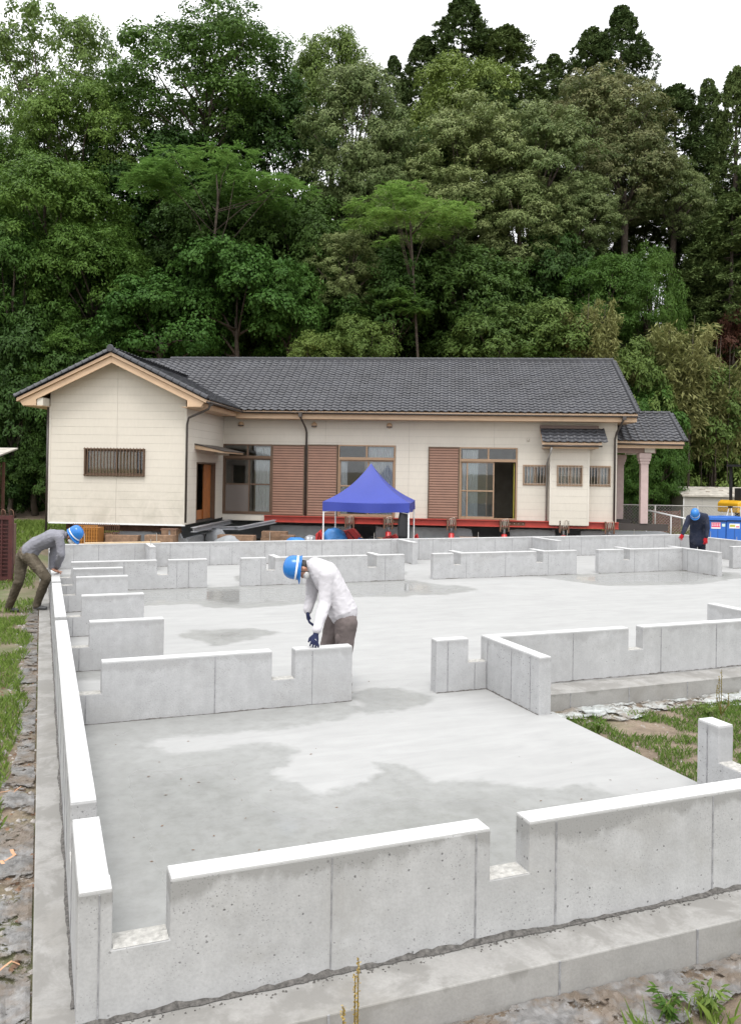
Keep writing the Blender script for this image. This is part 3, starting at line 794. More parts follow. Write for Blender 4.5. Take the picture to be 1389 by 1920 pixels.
# bay box with its own little roof
bay_y = -.34
f_bay = lambda u, v, t: (u, bay_y+t, v)
clad(f_bay, -2.27, -.98, .82, 3.62, OP_BAY); rect_wall(f_bay, -2.27, -.98, .83, 3.6, OP_BAY, .1)
for xa in (-2.27, -1.08): MB().box(xa, xa+.1, bay_y+.105, -.021, .83, 3.6).build('wall', M['siding'], house)
MB().box(-2.26, -1.0, bay_y+.02, -.03, .80, .828).build('wall', M['core'], house)
for xa in (-2.27, -.98): MB().box(xa-.03, xa+.03, bay_y-.03, bay_y+.02, .82, 3.62).build('corner_trim', M['cream_trim'], house, .004)
grille_window(-2.06, -1.18, 2.18, 2.90, bay_y)
bx0, bx1, by0, bz0, bz1 = -2.62, -.62, -.78, 3.66, 4.16
broof = deck('bay_roof', [(bx0, by0, bz0), (bx1, by0, bz0), (bx1, -.02, bz1), (bx0, -.02, bz1)], .06)
bs = Vector((0, -.02-by0, bz1-bz0)); lay_tiles(broof, (bx0, by0-.03, bz0+.005), (1, 0, 0), bs, 8, 4)
MB().box(bx0, bx1, -.14, -.022, bz1+.02, bz1+.13).build('roof_flashing', plain('brown_flashing', (.16, .11, .09), .5), house)
MB().box(bx0+.08, bx1-.1, by0+.05, by0+.08, 3.47, 3.6).build('fascia_board', M['tan'], house)
MB().box(bx0+.08, bx1-.1, by0+.081, -.03, 3.47, 3.49).build('soffit', M['tan'], house)
gutter((bx0, by0-.05, 3.58), (bx1, by0-.05, 3.58))
pipe([(-2.3, by0-.05, 3.5), (-2.32, by0+.05, 3.35), (-2.37, -.42, 3.1), (-2.37, -.1, 2.95), (-2.37, -.1, .9)], .032, 'pvc')
# vents and the side door
for x in (-13.29, -10.61, -7.91):
    MB().lathe([(.10, -.022), (.10, -.05), (.085, -.09), (.05, -.115), (.001, -.12)], (x, 0, 4.22), 14, 'y').build('vent_cap', M['tan'], house, 0, True)
    MB().box(x-.09, x+.09, -.125, -.03, 4.15, 4.19).build('vent_lip', M['gutter'], house)
MB().lathe([(.06, -.022), (.06, -.04), (.04, -.07), (.001, -.08)], (-3.03, 0, 3.77), 12, 'y').build('vent_cap', M['cream_trim'], house, 0, True)
dr = MB().box(WX1-.1, WX1+.03, -3.28, -3.22, .83, 2.8).box(WX1-.1, WX1+.03, -1.11, -1.05, .83, 2.8).box(WX1-.1, WX1+.03, -3.22, -1.11, 2.74, 2.8).build('door_frame', M['brown'], house)
MB().box(WX1-.16, WX1-.12, -1.95, -1.12, .88, 2.73).build('door_leaf', M['wood'], dr)
MB().box(WX1-.2, WX1-.17, -3.2, -1.2, .88, 1.2).build('step_riser', M['wood'], dr)
MB().box(WX1-2.5, WX1-2.45, -4.2, -.2, .88, 4.2).build('partition_wall', M['dark'], house)
ca = MB().prism([(WX1+.021, 3.36), (WX1+.95, 3.15), (WX1+.95, 3.10), (WX1+.021, 3.22)], lambda u, v, t: (u, t, v), -3.5, -.85).build('door_canopy', M['tan'], house, .006)
MB().prism([(WX1+.021, 3.365), (WX1+1.0, 3.155), (WX1+1.0, 3.175), (WX1+.021, 3.395)], lambda u, v, t: (u, t, v), -3.55, -.8).build('canopy_sheet', M['gutter'], ca)
MB().box(WX1+.022, WX1+.5, -1.15, -1.05, 3.06, 3.14).build('canopy_bracket', M['cream_trim'], ca)
# porch at the right end
PY0, PY1 = 1.1, 4.6
px0, px1, pez, prz = .06, 2.42, 3.78, 4.86
proof = deck('porch_roof', [(px0, PY0-.7, pez), (px1, PY0-.7, pez), (px1, PY0+1.3, prz), (px0, PY0+1.3, prz)])
deck('porch_roof', [(px1, PY0+3.3, pez), (px0, PY0+3.3, pez), (px0, PY0+1.3, prz), (px1, PY0+1.3, prz)])
ps = Vector((0, 2.0, prz-pez)); lay_tiles(proof, (px0+.02, PY0-.73, pez+.01), (1, 0, 0), ps, 9, int(ps.length/TE)+1)
run_tiles(proof, (px1, PY0+1.3, prz+.07), (px0, PY0+1.3, prz+.07), 'ridge_tile', rt)
run_tiles(proof, (px1, PY0-.73, pez+.05), (px1, PY0+1.3, prz+.05), 'verge_tile', rt, step=.235, sc=.8)
MB().box(px0, px1-.03, PY0-.66, PY0-.62, 3.55, 3.68).build('fascia_board', M['tan'], house)
MB().box(px0, 1.55, PY0-.32, PY0-.12, 3.38, 3.62).build('porch_beam', plain('brown_beam', (.26, .18, .15), .6), house)
MB().box(1.15, 1.5, PY0-.36, PY0+3.0, 3.40, 3.60).build('porch_beam', M['cream_trim'], house)
gutter((px0, PY0-.76, 3.72), (px1, PY0-.76, 3.70))
for cx, cy_ in ((1.16, PY0-.22), (.88, PY0+2.6)):
    mb = MB().box(cx-.13, cx+.13, cy_-.13, cy_+.13, .87, 3.0)
    mb.box(cx-.16, cx+.16, cy_-.16, cy_+.16, 3.0, 3.1).box(cx-.19, cx+.19, cy_-.19, cy_+.19, 3.101, 3.2).box(cx-.21, cx+.21, cy_-.21, cy_+.21, 3.201, 3.38)
    mb.build('porch_column', M['pink'], house, .012)
mb = MB().box(.05, 2.0, PY0-.3, PY0-.15, .62, .86).box(.05, .2, PY0-.14, PY0+2.8, .62, .86).box(.21, 1.3, PY0+2.6, PY0+2.8, .62, .86)
mb.build('porch_sill_frame', M['gutter'], house)

# ---- tile instances: the nearest ones as parts, the rest joined
TILES.sort(key=lambda t: t[0])
for d, par, mt in TILES[:300]:
    o = bpy.data.objects.new('roof_tile', tme); COL.objects.link(o); o.parent = par; o.matrix_basis = mt
tv = np.array(TV); byp = {}
for d, par, mt in TILES[300:]: byp.setdefault(par.name, (par, []))[1].append(np.array(mt))
for par, ms in byp.values():
    A = np.array(ms); V = np.einsum('kij,nj->kni', A[:, :3, :3], tv)+A[:, None, :3, 3]
    n = len(tv); fs = (np.array(TF)[None]+np.arange(len(A))[:, None, None]*n).reshape(-1, 4)
    me = bpy.data.meshes.new('roof_tiles'); me.from_pydata(V.reshape(-1, 3).tolist(), [], fs.tolist()); me.materials.append(M['tile'])
    me.polygons.foreach_set('use_smooth', [i % 12 < 6 for i in range(len(fs))])
    tag(link('roof_tiles', me, par), kind='stuff')
# ================================================================== trees
def leaf_mat(name, dark, light, tip=None, trans=.28, rough=.5):
    m = NT(name)
    a = m.n('Attribute', attribute_name='tint'); oi = m.n('ObjectInfo')
    c = m.mix(a.outputs['Fac'], dark, light)
    if tip:
        b = m.n('Attribute', attribute_name='tip'); c = m.mix(m.math('MULTIPLY', b.outputs['Fac'], .85), c, tip)
    hs = m.n('HueSaturation'); m.l(c, hs.inputs['Color'])
    v = m.n('MapRange'); m.l(oi.outputs['Random'], v.inputs[0]); v.inputs[3].default_value = .82; v.inputs[4].default_value = 1.18
    h = m.n('MapRange'); m.l(oi.outputs['Random'], h.inputs[0]); h.inputs[3].default_value = .51; h.inputs[4].default_value = .49
    m.l(v.outputs[0], hs.inputs['Value']); m.l(h.outputs[0], hs.inputs['Hue'])
    m.col(hs.outputs[0]); m.rough(rough); m.b.inputs['Specular IOR Level'].default_value = .12
    out = [n for n in m.t.nodes if n.type == 'OUTPUT_MATERIAL'][0]
    t = m.n('BsdfTranslucent'); m.l(hs.outputs[0], t.inputs[0]); mx = m.n('MixShader'); mx.inputs[0].default_value = trans
    m.l(m.b.outputs[0], mx.inputs[1]); m.l(t.outputs[0], mx.inputs[2]); m.l(mx.outputs[0], out.inputs[0])
    return m.mat
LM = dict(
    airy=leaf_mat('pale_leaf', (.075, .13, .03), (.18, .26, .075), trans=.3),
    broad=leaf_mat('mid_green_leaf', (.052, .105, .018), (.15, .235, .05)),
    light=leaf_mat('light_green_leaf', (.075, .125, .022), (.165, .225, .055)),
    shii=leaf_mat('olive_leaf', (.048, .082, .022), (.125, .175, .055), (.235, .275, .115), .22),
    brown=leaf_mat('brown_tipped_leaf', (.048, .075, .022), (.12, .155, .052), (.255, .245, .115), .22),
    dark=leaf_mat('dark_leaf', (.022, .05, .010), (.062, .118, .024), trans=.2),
    lush=leaf_mat('lush_leaf', (.033, .08, .012), (.10, .178, .032)),
    layer=leaf_mat('feathery_leaf', (.085, .175, .032), (.205, .33, .082), trans=.36),
    cedar=leaf_mat('cedar_needle', (.042, .072, .02), (.105, .145, .045), trans=.1, rough=.7),
    vine=leaf_mat('vine_leaf', (.034, .085, .014), (.095, .185, .036)),
    bush=leaf_mat('bush_leaf', (.055, .098, .02), (.14, .20, .05)),
    bamboo=leaf_mat('bamboo_leaf', (.13, .15, .045), (.29, .29, .12)),
    red=leaf_mat('reddish_dead_leaf', (.05, .022, .015), (.11, .05, .03)))
M['bark'] = plain('bark', (.065, .05, .038), .95, var=.4, sc=5, bump=.5)
M['barkpale'] = plain('pale_bark', (.17, .155, .125), .9, var=.3, sc=6, bump=.4)

def unit(v): return v/np.maximum(np.linalg.norm(v, axis=-1, keepdims=True), 1e-9)
def leaf_arrays(P, N, L_, asp, A=None, r=rng):
    n = len(P); N = unit(N)
    if A is None: A = r.normal(size=(n, 3))
    A = unit(A-(A*N).sum(1, keepdims=True)*N); T = np.cross(N, A)
    L_ = (np.full(n, L_) if np.isscalar(L_) else L_)*r.uniform(.7, 1.25, n); Wd = L_*asp
    a = A*L_[:, None]; t = T*Wd[:, None]*.5; drop = N*(L_*.10)[:, None]
    return np.stack([P-a*.5, P+t, P+a*.5-drop, P-t], 1)
def leaf_mesh(name, Q, tint, tip, mat):
    n = len(Q); me = bpy.data.meshes.new(name)
    me.vertices.add(4*n); me.vertices.foreach_set('co', Q.reshape(-1).astype(np.float32))
    me.loops.add(4*n); me.loops.foreach_set('vertex_index', np.arange(4*n, dtype=np.int32))
    me.polygons.add(n); me.polygons.foreach_set('loop_start', np.arange(0, 4*n, 4, dtype=np.int32))
    me.update(calc_edges=True)
    for k, v in (('tint', tint), ('tip', tip)):
        a = me.attributes.new(k, 'FLOAT', 'FACE'); a.data.foreach_set('value', np.clip(v, 0, 1).astype(np.float32))
    me.materials.append(mat); return me
def rdir(n, r, up=0., spread=1.):
    v = r.normal(size=(n, 3)); v[:, 2] += up; return unit(v)
def broad_crown(seed, mat, R=4.5, Hc=8., K=64, sub=15, per=26, leaf=.2, asp=.48, lobe=(.9, 1.5), subr=(.32, .55), shape='round', tipw=.6):
    r = np.random.default_rng(seed)
    K = int(K*.86); sub = int(sub*1.25); lobe = (lobe[0]*.95, lobe[1]*1.3)
    d = rdir(K, r, .3); rr = r.uniform(.4, 1.08, K)**.5
    C_ = d*rr[:, None]*np.array([R, R, Hc/2])*np.array([1, 1, 1]); lr = r.uniform(*lobe, K)
    C_ *= (1-lr/R*.55)[:, None]
    if shape == 'umbrella': C_[:, 2] = np.abs(C_[:, 2])*.6+.15*Hc
    C_[:, 2] += Hc/2
    k = K*sub
    ci = np.repeat(np.arange(K), sub)
    out = unit(C_[ci]-np.array([0, 0, Hc*.35]))
    sd = unit(rdir(k, r, .55)+out*.45); lowm = (sd[:, 2] < -.05) & (r.uniform(0, 1, k) < .85); sd[lowm, 2] *= -.6; sd = unit(sd)
    sc_ = C_[ci]+sd*lr[ci, None]*r.uniform(.72, 1.06, k)[:, None]*np.array([1, 1, .72]); sr = r.uniform(*subr, k)
    n = k*per; si = np.repeat(np.arange(k), per)
    ld = unit(rdir(n, r, .45)+sd[si]*.6)
    P = sc_[si]+ld*(sr[si]*r.uniform(.45, 1.08, n))[:, None]*np.array([1.1, 1.1, .8])
    N = ld*.65+sd[si]*.5+np.array([0, 0, .35])+r.normal(size=(n, 3))*.36
    A = ld*.8+r.normal(size=(n, 3))*.6+np.array([0, 0, -.35])
    Q = leaf_arrays(P, N, leaf, asp, A, r)
    tint = .34*r.uniform(0, 1, n)+.33*r.uniform(0, 1, k)[si]+.33*r.uniform(0, 1, K)[ci][si]
    tip = np.clip((ld[:, 2]*.5+.35+sd[si][:, 2]*.35)*r.uniform(.2, 1.1, n), 0, 1)*tipw+.25*r.uniform(-1, 1, K)[ci][si]*tipw
    return leaf_mesh('crown', Q, tint, tip, mat), C_, (R, Hc)
def cedar_crown(seed, mat, R=2.5, Hc=12., K=260, per=132, leaf=.24):
    r = np.random.default_rng(seed)
    t = np.sort(r.uniform(0, 1, K)**.8); a = r.uniform(0, 2*math.pi, K)
    prof = np.interp(t, [0, .12, .5, .8, 1], [.8, 1, .88, .55, .08])
    rad_ = R*prof*r.uniform(.35, 1, K)
    C_ = np.stack([rad_*np.cos(a), rad_*np.sin(a), t*Hc*.97+.25], 1)
    cr = r.uniform(.32, .62, K)*(.55+.6*prof)
    k = K*6; ci = np.repeat(np.arange(K), 6)
    out = np.stack([np.cos(a), np.sin(a), np.full(K, .45)], 1)
    sd = unit(rdir(k, r, .25)+out[ci]*.7); sc_ = C_[ci]+sd*cr[ci, None]*.95; sr = cr[ci]*.48
    pp = per//6; n = k*pp; si = np.repeat(np.arange(k), pp)
    ld = unit(rdir(n, r, .35)+sd[si]*.5)
    P = sc_[si]+ld*(sr[si]*r.uniform(.3, 1.1, n))[:, None]
    Q = leaf_arrays(P, r.normal(size=(n, 3))+np.array([0, 0, .7]), leaf, .3, ld+np.array([0, 0, .25])+r.normal(size=(n, 3))*.3, r)
    return leaf_mesh('crown', Q, .4*r.uniform(0, 1, n)+.6*r.uniform(0, 1, k)[si], np.zeros(n), mat), C_, (R, Hc)
def layer_crown(seed, mat, R=5., Hc=4.4, K=30, comp=50):
    r = np.random.default_rng(seed)
    a = r.uniform(0, 2*math.pi, K); q = r.uniform(0, 1, K)**.55
    C_ = np.stack([R*.9*q*np.cos(a), R*.9*q*np.sin(a), Hc*(.02+.85*(1-.75*q**1.7)*r.uniform(.0, 1, K)**.8)+r.uniform(-.3, .3, K)], 1)
    pr = r.uniform(.7, 1.15, K); n = K*comp; ci = np.repeat(np.arange(K), comp)
    th = r.uniform(0, 2*math.pi, n); s = r.uniform(.05, 1, n)**.6
    base = C_[ci]+np.stack([np.cos(th)*s*pr[ci], np.sin(th)*s*pr[ci], .32*(1-s**2)+r.uniform(-.1, .14, n)], 1)
    ax = unit(np.stack([np.cos(th), np.sin(th), r.uniform(-.45, .15, n)], 1)+r.normal(size=(n, 3))*.25)
    lat = unit(np.cross(ax, np.array([0, 0, 1.])))
    Ps, As, Ns = [], [], []
    m_ = 8; Lr = .62
    for j in range(m_):
        for sg in (-1, 1):
            u = (j+.5)/m_
            Ps.append(base+ax*(u*Lr)+lat*(sg*.09)+np.array([0, 0, -.10])*(u*u))
            As.append(lat*sg+ax*.55+r.normal(size=(n, 3))*.15); Ns.append(np.tile([0, 0, 1.], (n, 1))+r.normal(size=(n, 3))*.28)
    P = np.concatenate(Ps); A = np.concatenate(As); N = np.concatenate(Ns)
    Q = leaf_arrays(P, N, .2, .34, A, r); k = len(P)
    tint = np.tile(r.uniform(0, 1, n), 2*m_)*.6+.4*r.uniform(0, 1, k)
    return leaf_mesh('crown', Q, tint, np.zeros(k), mat), C_, (R, Hc)
def bamboo_crown(seed, mat, R=1.9, Hc=7., culms=44):
    r = np.random.default_rng(seed); Ps = []; As = []; tips = []
    for i in range(culms):
        a = r.uniform(0, 6.28); b = r.uniform(0, R*.55); h = Hc*r.uniform(.6, 1); ln = r.uniform(.3, 1.3); aa = r.uniform(0, 6.28)
        k = 340; t = r.uniform(.25, 1, k)
        c = np.stack([b*math.cos(a)+ln*math.cos(aa)*t**2.5, b*math.sin(a)+ln*math.sin(aa)*t**2.5, h*(t-.12*t**4)], 1)
        w = rdir(k, r, -.1)*(r.uniform(.05, .62, k)*(1.15-t*.6))[:, None]
        Ps.append(c+w); As.append(w+np.array([0, 0, -.4])+r.normal(size=(k, 3))*.2); tips.append(np.full(k, r.uniform(0, 1)))
    P = np.concatenate(Ps); A = np.concatenate(As); n = len(P)
    Q = leaf_arrays(P, r.normal(size=(n, 3))+np.array([0, 0, .5]), .3, .2, A, r)
    return leaf_mesh('crown', Q, .5*np.concatenate(tips)+.5*r.uniform(0, 1, n), np.zeros(n), mat), np.array([[0, 0, Hc*.5]]), (R, Hc)

CR_ = {}
def crowns(kind, fn, n): CR_[kind] = [fn(i) for i in range(n)]
crowns('airy', lambda i: broad_crown(11+i, LM['airy'], 5, 9.5, 88, 14, 24, .2, .5, (.75, 1.2), (.3, .5)), 1)
crowns('broad', lambda i: broad_crown(21+i, LM['broad'], 5.2, 9, 120, 15, 26, .21), 2)
crowns('light', lambda i: broad_crown(31+i, LM['light'], 4, 6.5, 84, 15, 26, .2), 1)
crowns('shii', lambda i: broad_crown(41+i, LM['shii'], 4, 9, 100, 17, 28, .19, .42, (.75, 1.2), (.26, .45), tipw=1.), 2)
crowns('brown', lambda i: broad_crown(51+i, LM['brown'], 4, 8, 92, 17, 28, .19, .42, (.8, 1.3), (.26, .45), tipw=1.), 1)
crowns('dark', lambda i: broad_crown(61+i, LM['dark'], 4.5, 8, 84, 14, 26, .24), 2)
crowns('lush', lambda i: broad_crown(71+i, LM['lush'], 4.2, 7, 84, 16, 28, .2, .4, (.8, 1.3)), 2)
crowns('cedar', lambda i: cedar_crown(81+i, LM['cedar']), 2)
crowns('layer', lambda i: layer_crown(91+i, LM['layer']), 2)
crowns('vine', lambda i: broad_crown(101+i, LM['vine'], 3.6, 5.2, 56, 17, 26, .17, .75, (.7, 1.15), (.26, .44)), 2)
crowns('bush', lambda i: broad_crown(111+i, LM['bush'], 1.9, 3, 30, 13, 26, .15, .45, (.45, .8), (.2, .34)), 2)
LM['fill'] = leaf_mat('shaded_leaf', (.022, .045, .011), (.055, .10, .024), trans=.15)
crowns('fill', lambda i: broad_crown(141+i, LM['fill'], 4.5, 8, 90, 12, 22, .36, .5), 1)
crowns('bamboo', lambda i: bamboo_crown(121+i, LM['bamboo']), 2)
crowns('red', lambda i: broad_crown(131+i, LM['red'], 1.9, 3, 24, 12, 20, .15, .45, (.45, .8), (.2, .34)), 1)

TREE_NAMES = dict(fill='evergreen_tree', airy='tall_tree', broad='broadleaf_tree', light='broadleaf_tree', shii='evergreen_oak', brown='evergreen_oak', dark='evergreen_tree', lush='leafy_tree', cedar='cedar_tree', layer='feathery_leaf_tree', vine='vine_covered_tree', bush='bush', bamboo='bamboo_clump', red='dead_bush')
_cnt = {}
def tree(kind, px, yt, yb, wpx, D, label, group='trees of the wood behind the house', lean=None):
    k = _cnt.get(kind, 0); _cnt[kind] = k+1
    me, Cc, (R, Hc) = CR_[kind][k % len(CR_[kind])]
    top = at_depth(px, yt, D); bot = at_depth(px, yb, D)
    hh = max(1., top[2]-bot[2]); sxy = wpx/F*D/2/R; sz = hh/Hc
    if kind in ('layer',): sz = max(sz, sxy*.8)
    bx, by = bot[0], bot[1]
    if lean: bx, by = bx+CR[0]*lean/F*D, by+CR[1]*lean/F*D
    gz = tz(bx, by)-.15
    low = kind in ('bush', 'bamboo', 'red')
    cb = gz+.1 if low and bot[2] < gz+1.0 else bot[2]
    if low and bot[2] < gz+1.0: sz = (top[2]-cb)/Hc
    if sz*Hc < .8: sz = .8/Hc
    cat = {'bush': 'bush', 'red': 'bush', 'bamboo': 'bamboo'}.get(kind, 'tree')
    root = thing(TREE_NAMES[kind], label, cat, (bx, by, gz), 0, group)
    cr = link('crown', me, root); cr.location = (bot[0]-bx, bot[1]-by, cb-gz)
    rz = (k*2.4+px*.01) % 6.28; cr.rotation_euler = (0, 0, rz); cr.scale = (sxy, sxy, sz)
    # trunk with limbs up into the lobes
    ca, sa = math.cos(rz), math.sin(rz); off = Vector((bot[0]-bx, bot[1]-by, cb-gz))
    def loc(c): return off+Vector(((c[0]*ca-c[1]*sa)*sxy, (c[0]*sa+c[1]*ca)*sxy, c[2]*sz))
    mb = MB(); H_ = cb-gz; tw = (.05+.010*(H_+hh))*(.36 if kind == 'layer' else 1)
    if kind == 'bamboo':
        r = random.Random(px)
        for i in range(14):
            a = r.uniform(0, 6.28); b = r.uniform(0, R*.5)*sxy; ln = r.uniform(.2, 1.); h = (cb-gz)+Hc*sz*r.uniform(.6, .95)
            mb.tube([(b*math.cos(a), b*math.sin(a), 0), (b*math.cos(a)+.1*ln, b*math.sin(a), h*.5), (b*math.cos(a)+ln*.6, b*math.sin(a)+.2*ln, h)], [.03, .025, .008], 5)
    elif kind == 'cedar':
        mb.tube([(0, 0, 0), (0, 0, H_), off+Vector((0, 0, Hc*sz*.9))], [tw*1.3, tw, .03], 8)
        for c in Cc[::6]: p = loc(c); mb.tube([(off.x, off.y, p.z-.2), p], [.045, .012], 4)
    else:
        mid = loc((0, 0, Hc*.45)); w1 = random.uniform(-.4, .4); w2 = random.uniform(-.4, .4)
        q = Vector((off.x*.35+w1, off.y*.35+w2, H_*.5)); fork = off+Vector((w2*.4, w1*.4, Hc*sz*.12))
        mb.tube([(0, 0, 0), q, fork, mid], [tw*1.25, tw*.95, tw*.75, tw*.25], 8)
        lim = Cc[::3] if kind == 'layer' else Cc[::6]
        for i, c in enumerate(lim):
            p = loc(c); st = fork.lerp(mid, random.uniform(0, .7)) if kind != 'layer' else q.lerp(fork, random.uniform(.5, 1))
            m2 = st.lerp(p, .5)+Vector((random.uniform(-.3, .3), random.uniform(-.3, .3), random.uniform(-.2, .3)*(2 if kind == 'layer' else 1)))
            mb.tube([st, m2, p], [tw*.42, tw*.25, tw*.08], 5)
    mb.build('stem' if low else 'trunk', M['bark'], root, 0, True)
    return root
T_ = [
 # skyline, left to right
 ('airy', 95, 25, 400, 300, 58, 'tall airy pale green tree at the left end of the skyline'),
 ('broad', 385, 30, 330, 350, 56, 'broad round topped green tree on the skyline above the gable'),
 ('light', 622, 68, 300, 170, 61, 'thin light tree top on the skyline right of the broad crown'),
 ('cedar', 735, 108, 300, 81, 67, 'small dark conifer tip just left of the pointed skyline cedars'),
 ('cedar', 792, 72, 330, 128, 66, 'dark rounded cedar left of the tallest pointed cedar'),
 ('cedar', 862, -4, 330, 182, 65, 'tallest pointed cedar touching the top of the picture'),
 ('cedar', 945, 54, 330, 189, 64, 'cedar with a blunt top right of the tallest one'),
 ('cedar', 1035, 106, 330, 108, 66, 'little dome of a far cedar between the two tall groups'),
 ('cedar', 1105, 56, 350, 148, 65, 'cedar with rounded shoulder leaning on the tall right pair'),
 ('cedar', 1160, 18, 350, 155, 64, 'tall open cedar standing alone on the right skyline'),
 ('cedar', 1262, 164, 440, 182, 58, 'dense deep green cedar with tiered tufts on the right'),
 ('cedar', 1322, 155, 520, 114, 60, 'slim see-through cedar second from the right edge'),
 ('cedar', 1375, 130, 560, 135, 56, 'slim tall cedar at the right edge of the picture'),
 ('light', 868, 118, 330, 200, 60, 'fresh green rounded crown below the tallest cedar'),
 # upper wood
 ('shii', 660, 125, 470, 220, 54, 'tall olive green oak left of the centre of the wood'),
 ('shii', 880, 185, 470, 250, 53, 'big olive oak with billowing crown in the middle of the wood'),
 ('shii', 1010, 195, 480, 230, 52, 'billowing pale tipped oak right of the middle one'),
 ('brown', 1130, 135, 380, 230, 56, 'brownish tipped oak crown under the right skyline cedars'),
 ('brown', 1170, 240, 450, 190, 53, 'rusty tinged oak standing before the right hand cedars'),
 ('shii', 1258, 298, 470, 140, 54, 'greyish olive oak beside the sky gap on the right'),
 ('shii', 705, 240, 520, 150, 52, 'narrow olive oak standing between the feathery bright trees'),
 ('broad', 155, 170, 430, 260, 54, 'dark green crown in front of the airy skyline tree'),
 ('broad', 40, 250, 480, 220, 53, 'green crown at the left edge below the airy tree'),
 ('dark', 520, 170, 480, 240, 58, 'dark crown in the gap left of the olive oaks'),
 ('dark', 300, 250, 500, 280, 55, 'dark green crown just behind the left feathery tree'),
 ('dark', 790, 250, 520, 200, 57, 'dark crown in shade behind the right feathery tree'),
 ('shii', 850, 320, 540, 200, 50.5, 'olive oak crown low in the middle of the wood'),
 ('shii', 985, 330, 560, 190, 50, 'olive oak crown hanging low right of the middle'),
 ('shii', 1085, 330, 520, 150, 50.5, 'narrow olive oak crown left of the sky gap'),
 # middle storey
 ('layer', 405, 256, 385, 340, 46, 'bright feathery flat topped tree with bare curved limbs, the left one', -40),
 ('layer', 768, 340, 440, 260, 45.2, 'bright feathery flat topped tree leaning over the roof, the right one', 45),
 ('lush', 95, 315, 560, 300, 47, 'lush green layered tree at the upper left'),
 ('lush', 30, 420, 720, 260, 45, 'lush tree with hanging sprays at the left edge'),
 ('lush', 180, 430, 660, 250, 46, 'lush green tree rising behind the gable apex'),
 ('dark', 70, 590, 905, 230, 43.5, 'dark leafy tree overhanging the lawn left of the house'),
 ('lush', 150, 610, 780, 240, 44.5, 'low leafy tree directly behind the left roof slope'),
 ('dark', 30, 690, 930, 170, 43, 'shaded tree with low boughs beside the old shed'),  # dark crowns from here down to the vines, added to deepen the shade
 ('dark', 95, 800, 975, 150, 43.5, 'dark low bush in the shade behind the house gable'),
 ('dark', 20, 830, 975, 150, 44, 'dark low bush in the shade behind the old shed'),
 ('vine', 440, 465, 700, 270, 45, 'mound of vines smothering a tree behind the roof valley'),
 ('vine', 300, 525, 710, 240, 44, 'lower mound of vines right behind the gable roof'),
 ('vine', 545, 500, 710, 180, 46, 'vine draped tree right of the big vine mound'),
 ('shii', 640, 435, 620, 150, 47, 'small rounded olive tree above the middle of the roof'),
 ('dark', 720, 480, 720, 260, 48, 'dark undergrowth tree below the right feathery tree'),
 ('dark', 560, 380, 660, 240, 50, 'dark shaded tree below the left feathery limbs'),
 ('dark', 400, 360, 620, 260, 51, 'shaded tree under the left feathery crown'),
 ('dark', 880, 470, 720, 250, 48, 'dark tree with low boughs behind the right half of the roof'),
 ('dark', 1010, 430, 700, 200, 50, 'dark tree at the feet of the billowing oaks'),
 ('lush', 1125, 480, 680, 190, 48.5, 'fresh green leafy tree behind the right roof end'),
 ('lush', 1215, 470, 720, 130, 49, 'bright leafy small tree under the sky gap'),
 ('bush', 590, 625, 720, 115, 42, 'pale olive bush peeping over the ridge left of centre'),
 ('bush', 672, 595, 720, 130, 43, 'green bush over the ridge near its middle'),
 ('bush', 935, 580, 720, 190, 44, 'rounded bush over the ridge right of the middle'),
 ('bush', 1030, 575, 720, 180, 44.5, 'second rounded bush over the ridge, nearer the right end'),
 ('layer', 735, 515, 600, 150, 45.5, 'small feathery sapling in the dark above the ridge', 10),
 ('layer', 1000, 625, 690, 110, 43.5, 'feathery sapling brushing the ridge right of the middle', 5),
 # right-hand slope
 ('bamboo', 1105, 540, 760, 150, 43.5, 'pale bamboo clump behind the right end of the ridge'),
 ('bamboo', 1258, 570, 860, 200, 45.5, 'yellowish bamboo thicket on the right slope'),
 ('bamboo', 1335, 620, 900, 160, 46.5, 'bamboo thicket nearest the right edge'),
 ('bush', 1180, 645, 840, 150, 45, 'leafy bush with yellow blossoms beside the roof end'),
 ('bush', 1290, 690, 900, 190, 47.5, 'olive green thicket on the slope above the store shed'),
 ('vine', 1200, 720, 960, 170, 45, 'green thicket right behind the porch roof'),
 ('lush', 1215, 790, 990, 140, 44, 'leafy shrubby tree behind the porch columns'),
 ('bush', 1310, 790, 960, 170, 48, 'bush on the slope just above the store shed roof'),
 ('bush', 1375, 740, 960, 130, 48.5, 'bush at the right edge above the excavator'),
 ('red', 1378, 590, 760, 90, 49, 'reddish dead scrub on the bank at the right edge'),
 ('red', 1350, 780, 900, 110, 49.5, 'reddish dry scrub low on the bank right of the bamboo'),
 ('cedar', 1368, 370, 690, 202, 51, 'young cedar at the right edge in front of the tall ones'),
 ('cedar', 1330, 410, 660, 135, 53, 'young cedar left of the one at the right edge'),
]
for t in T_: tree(*t[:7], lean=t[7] if len(t) > 7 else None)
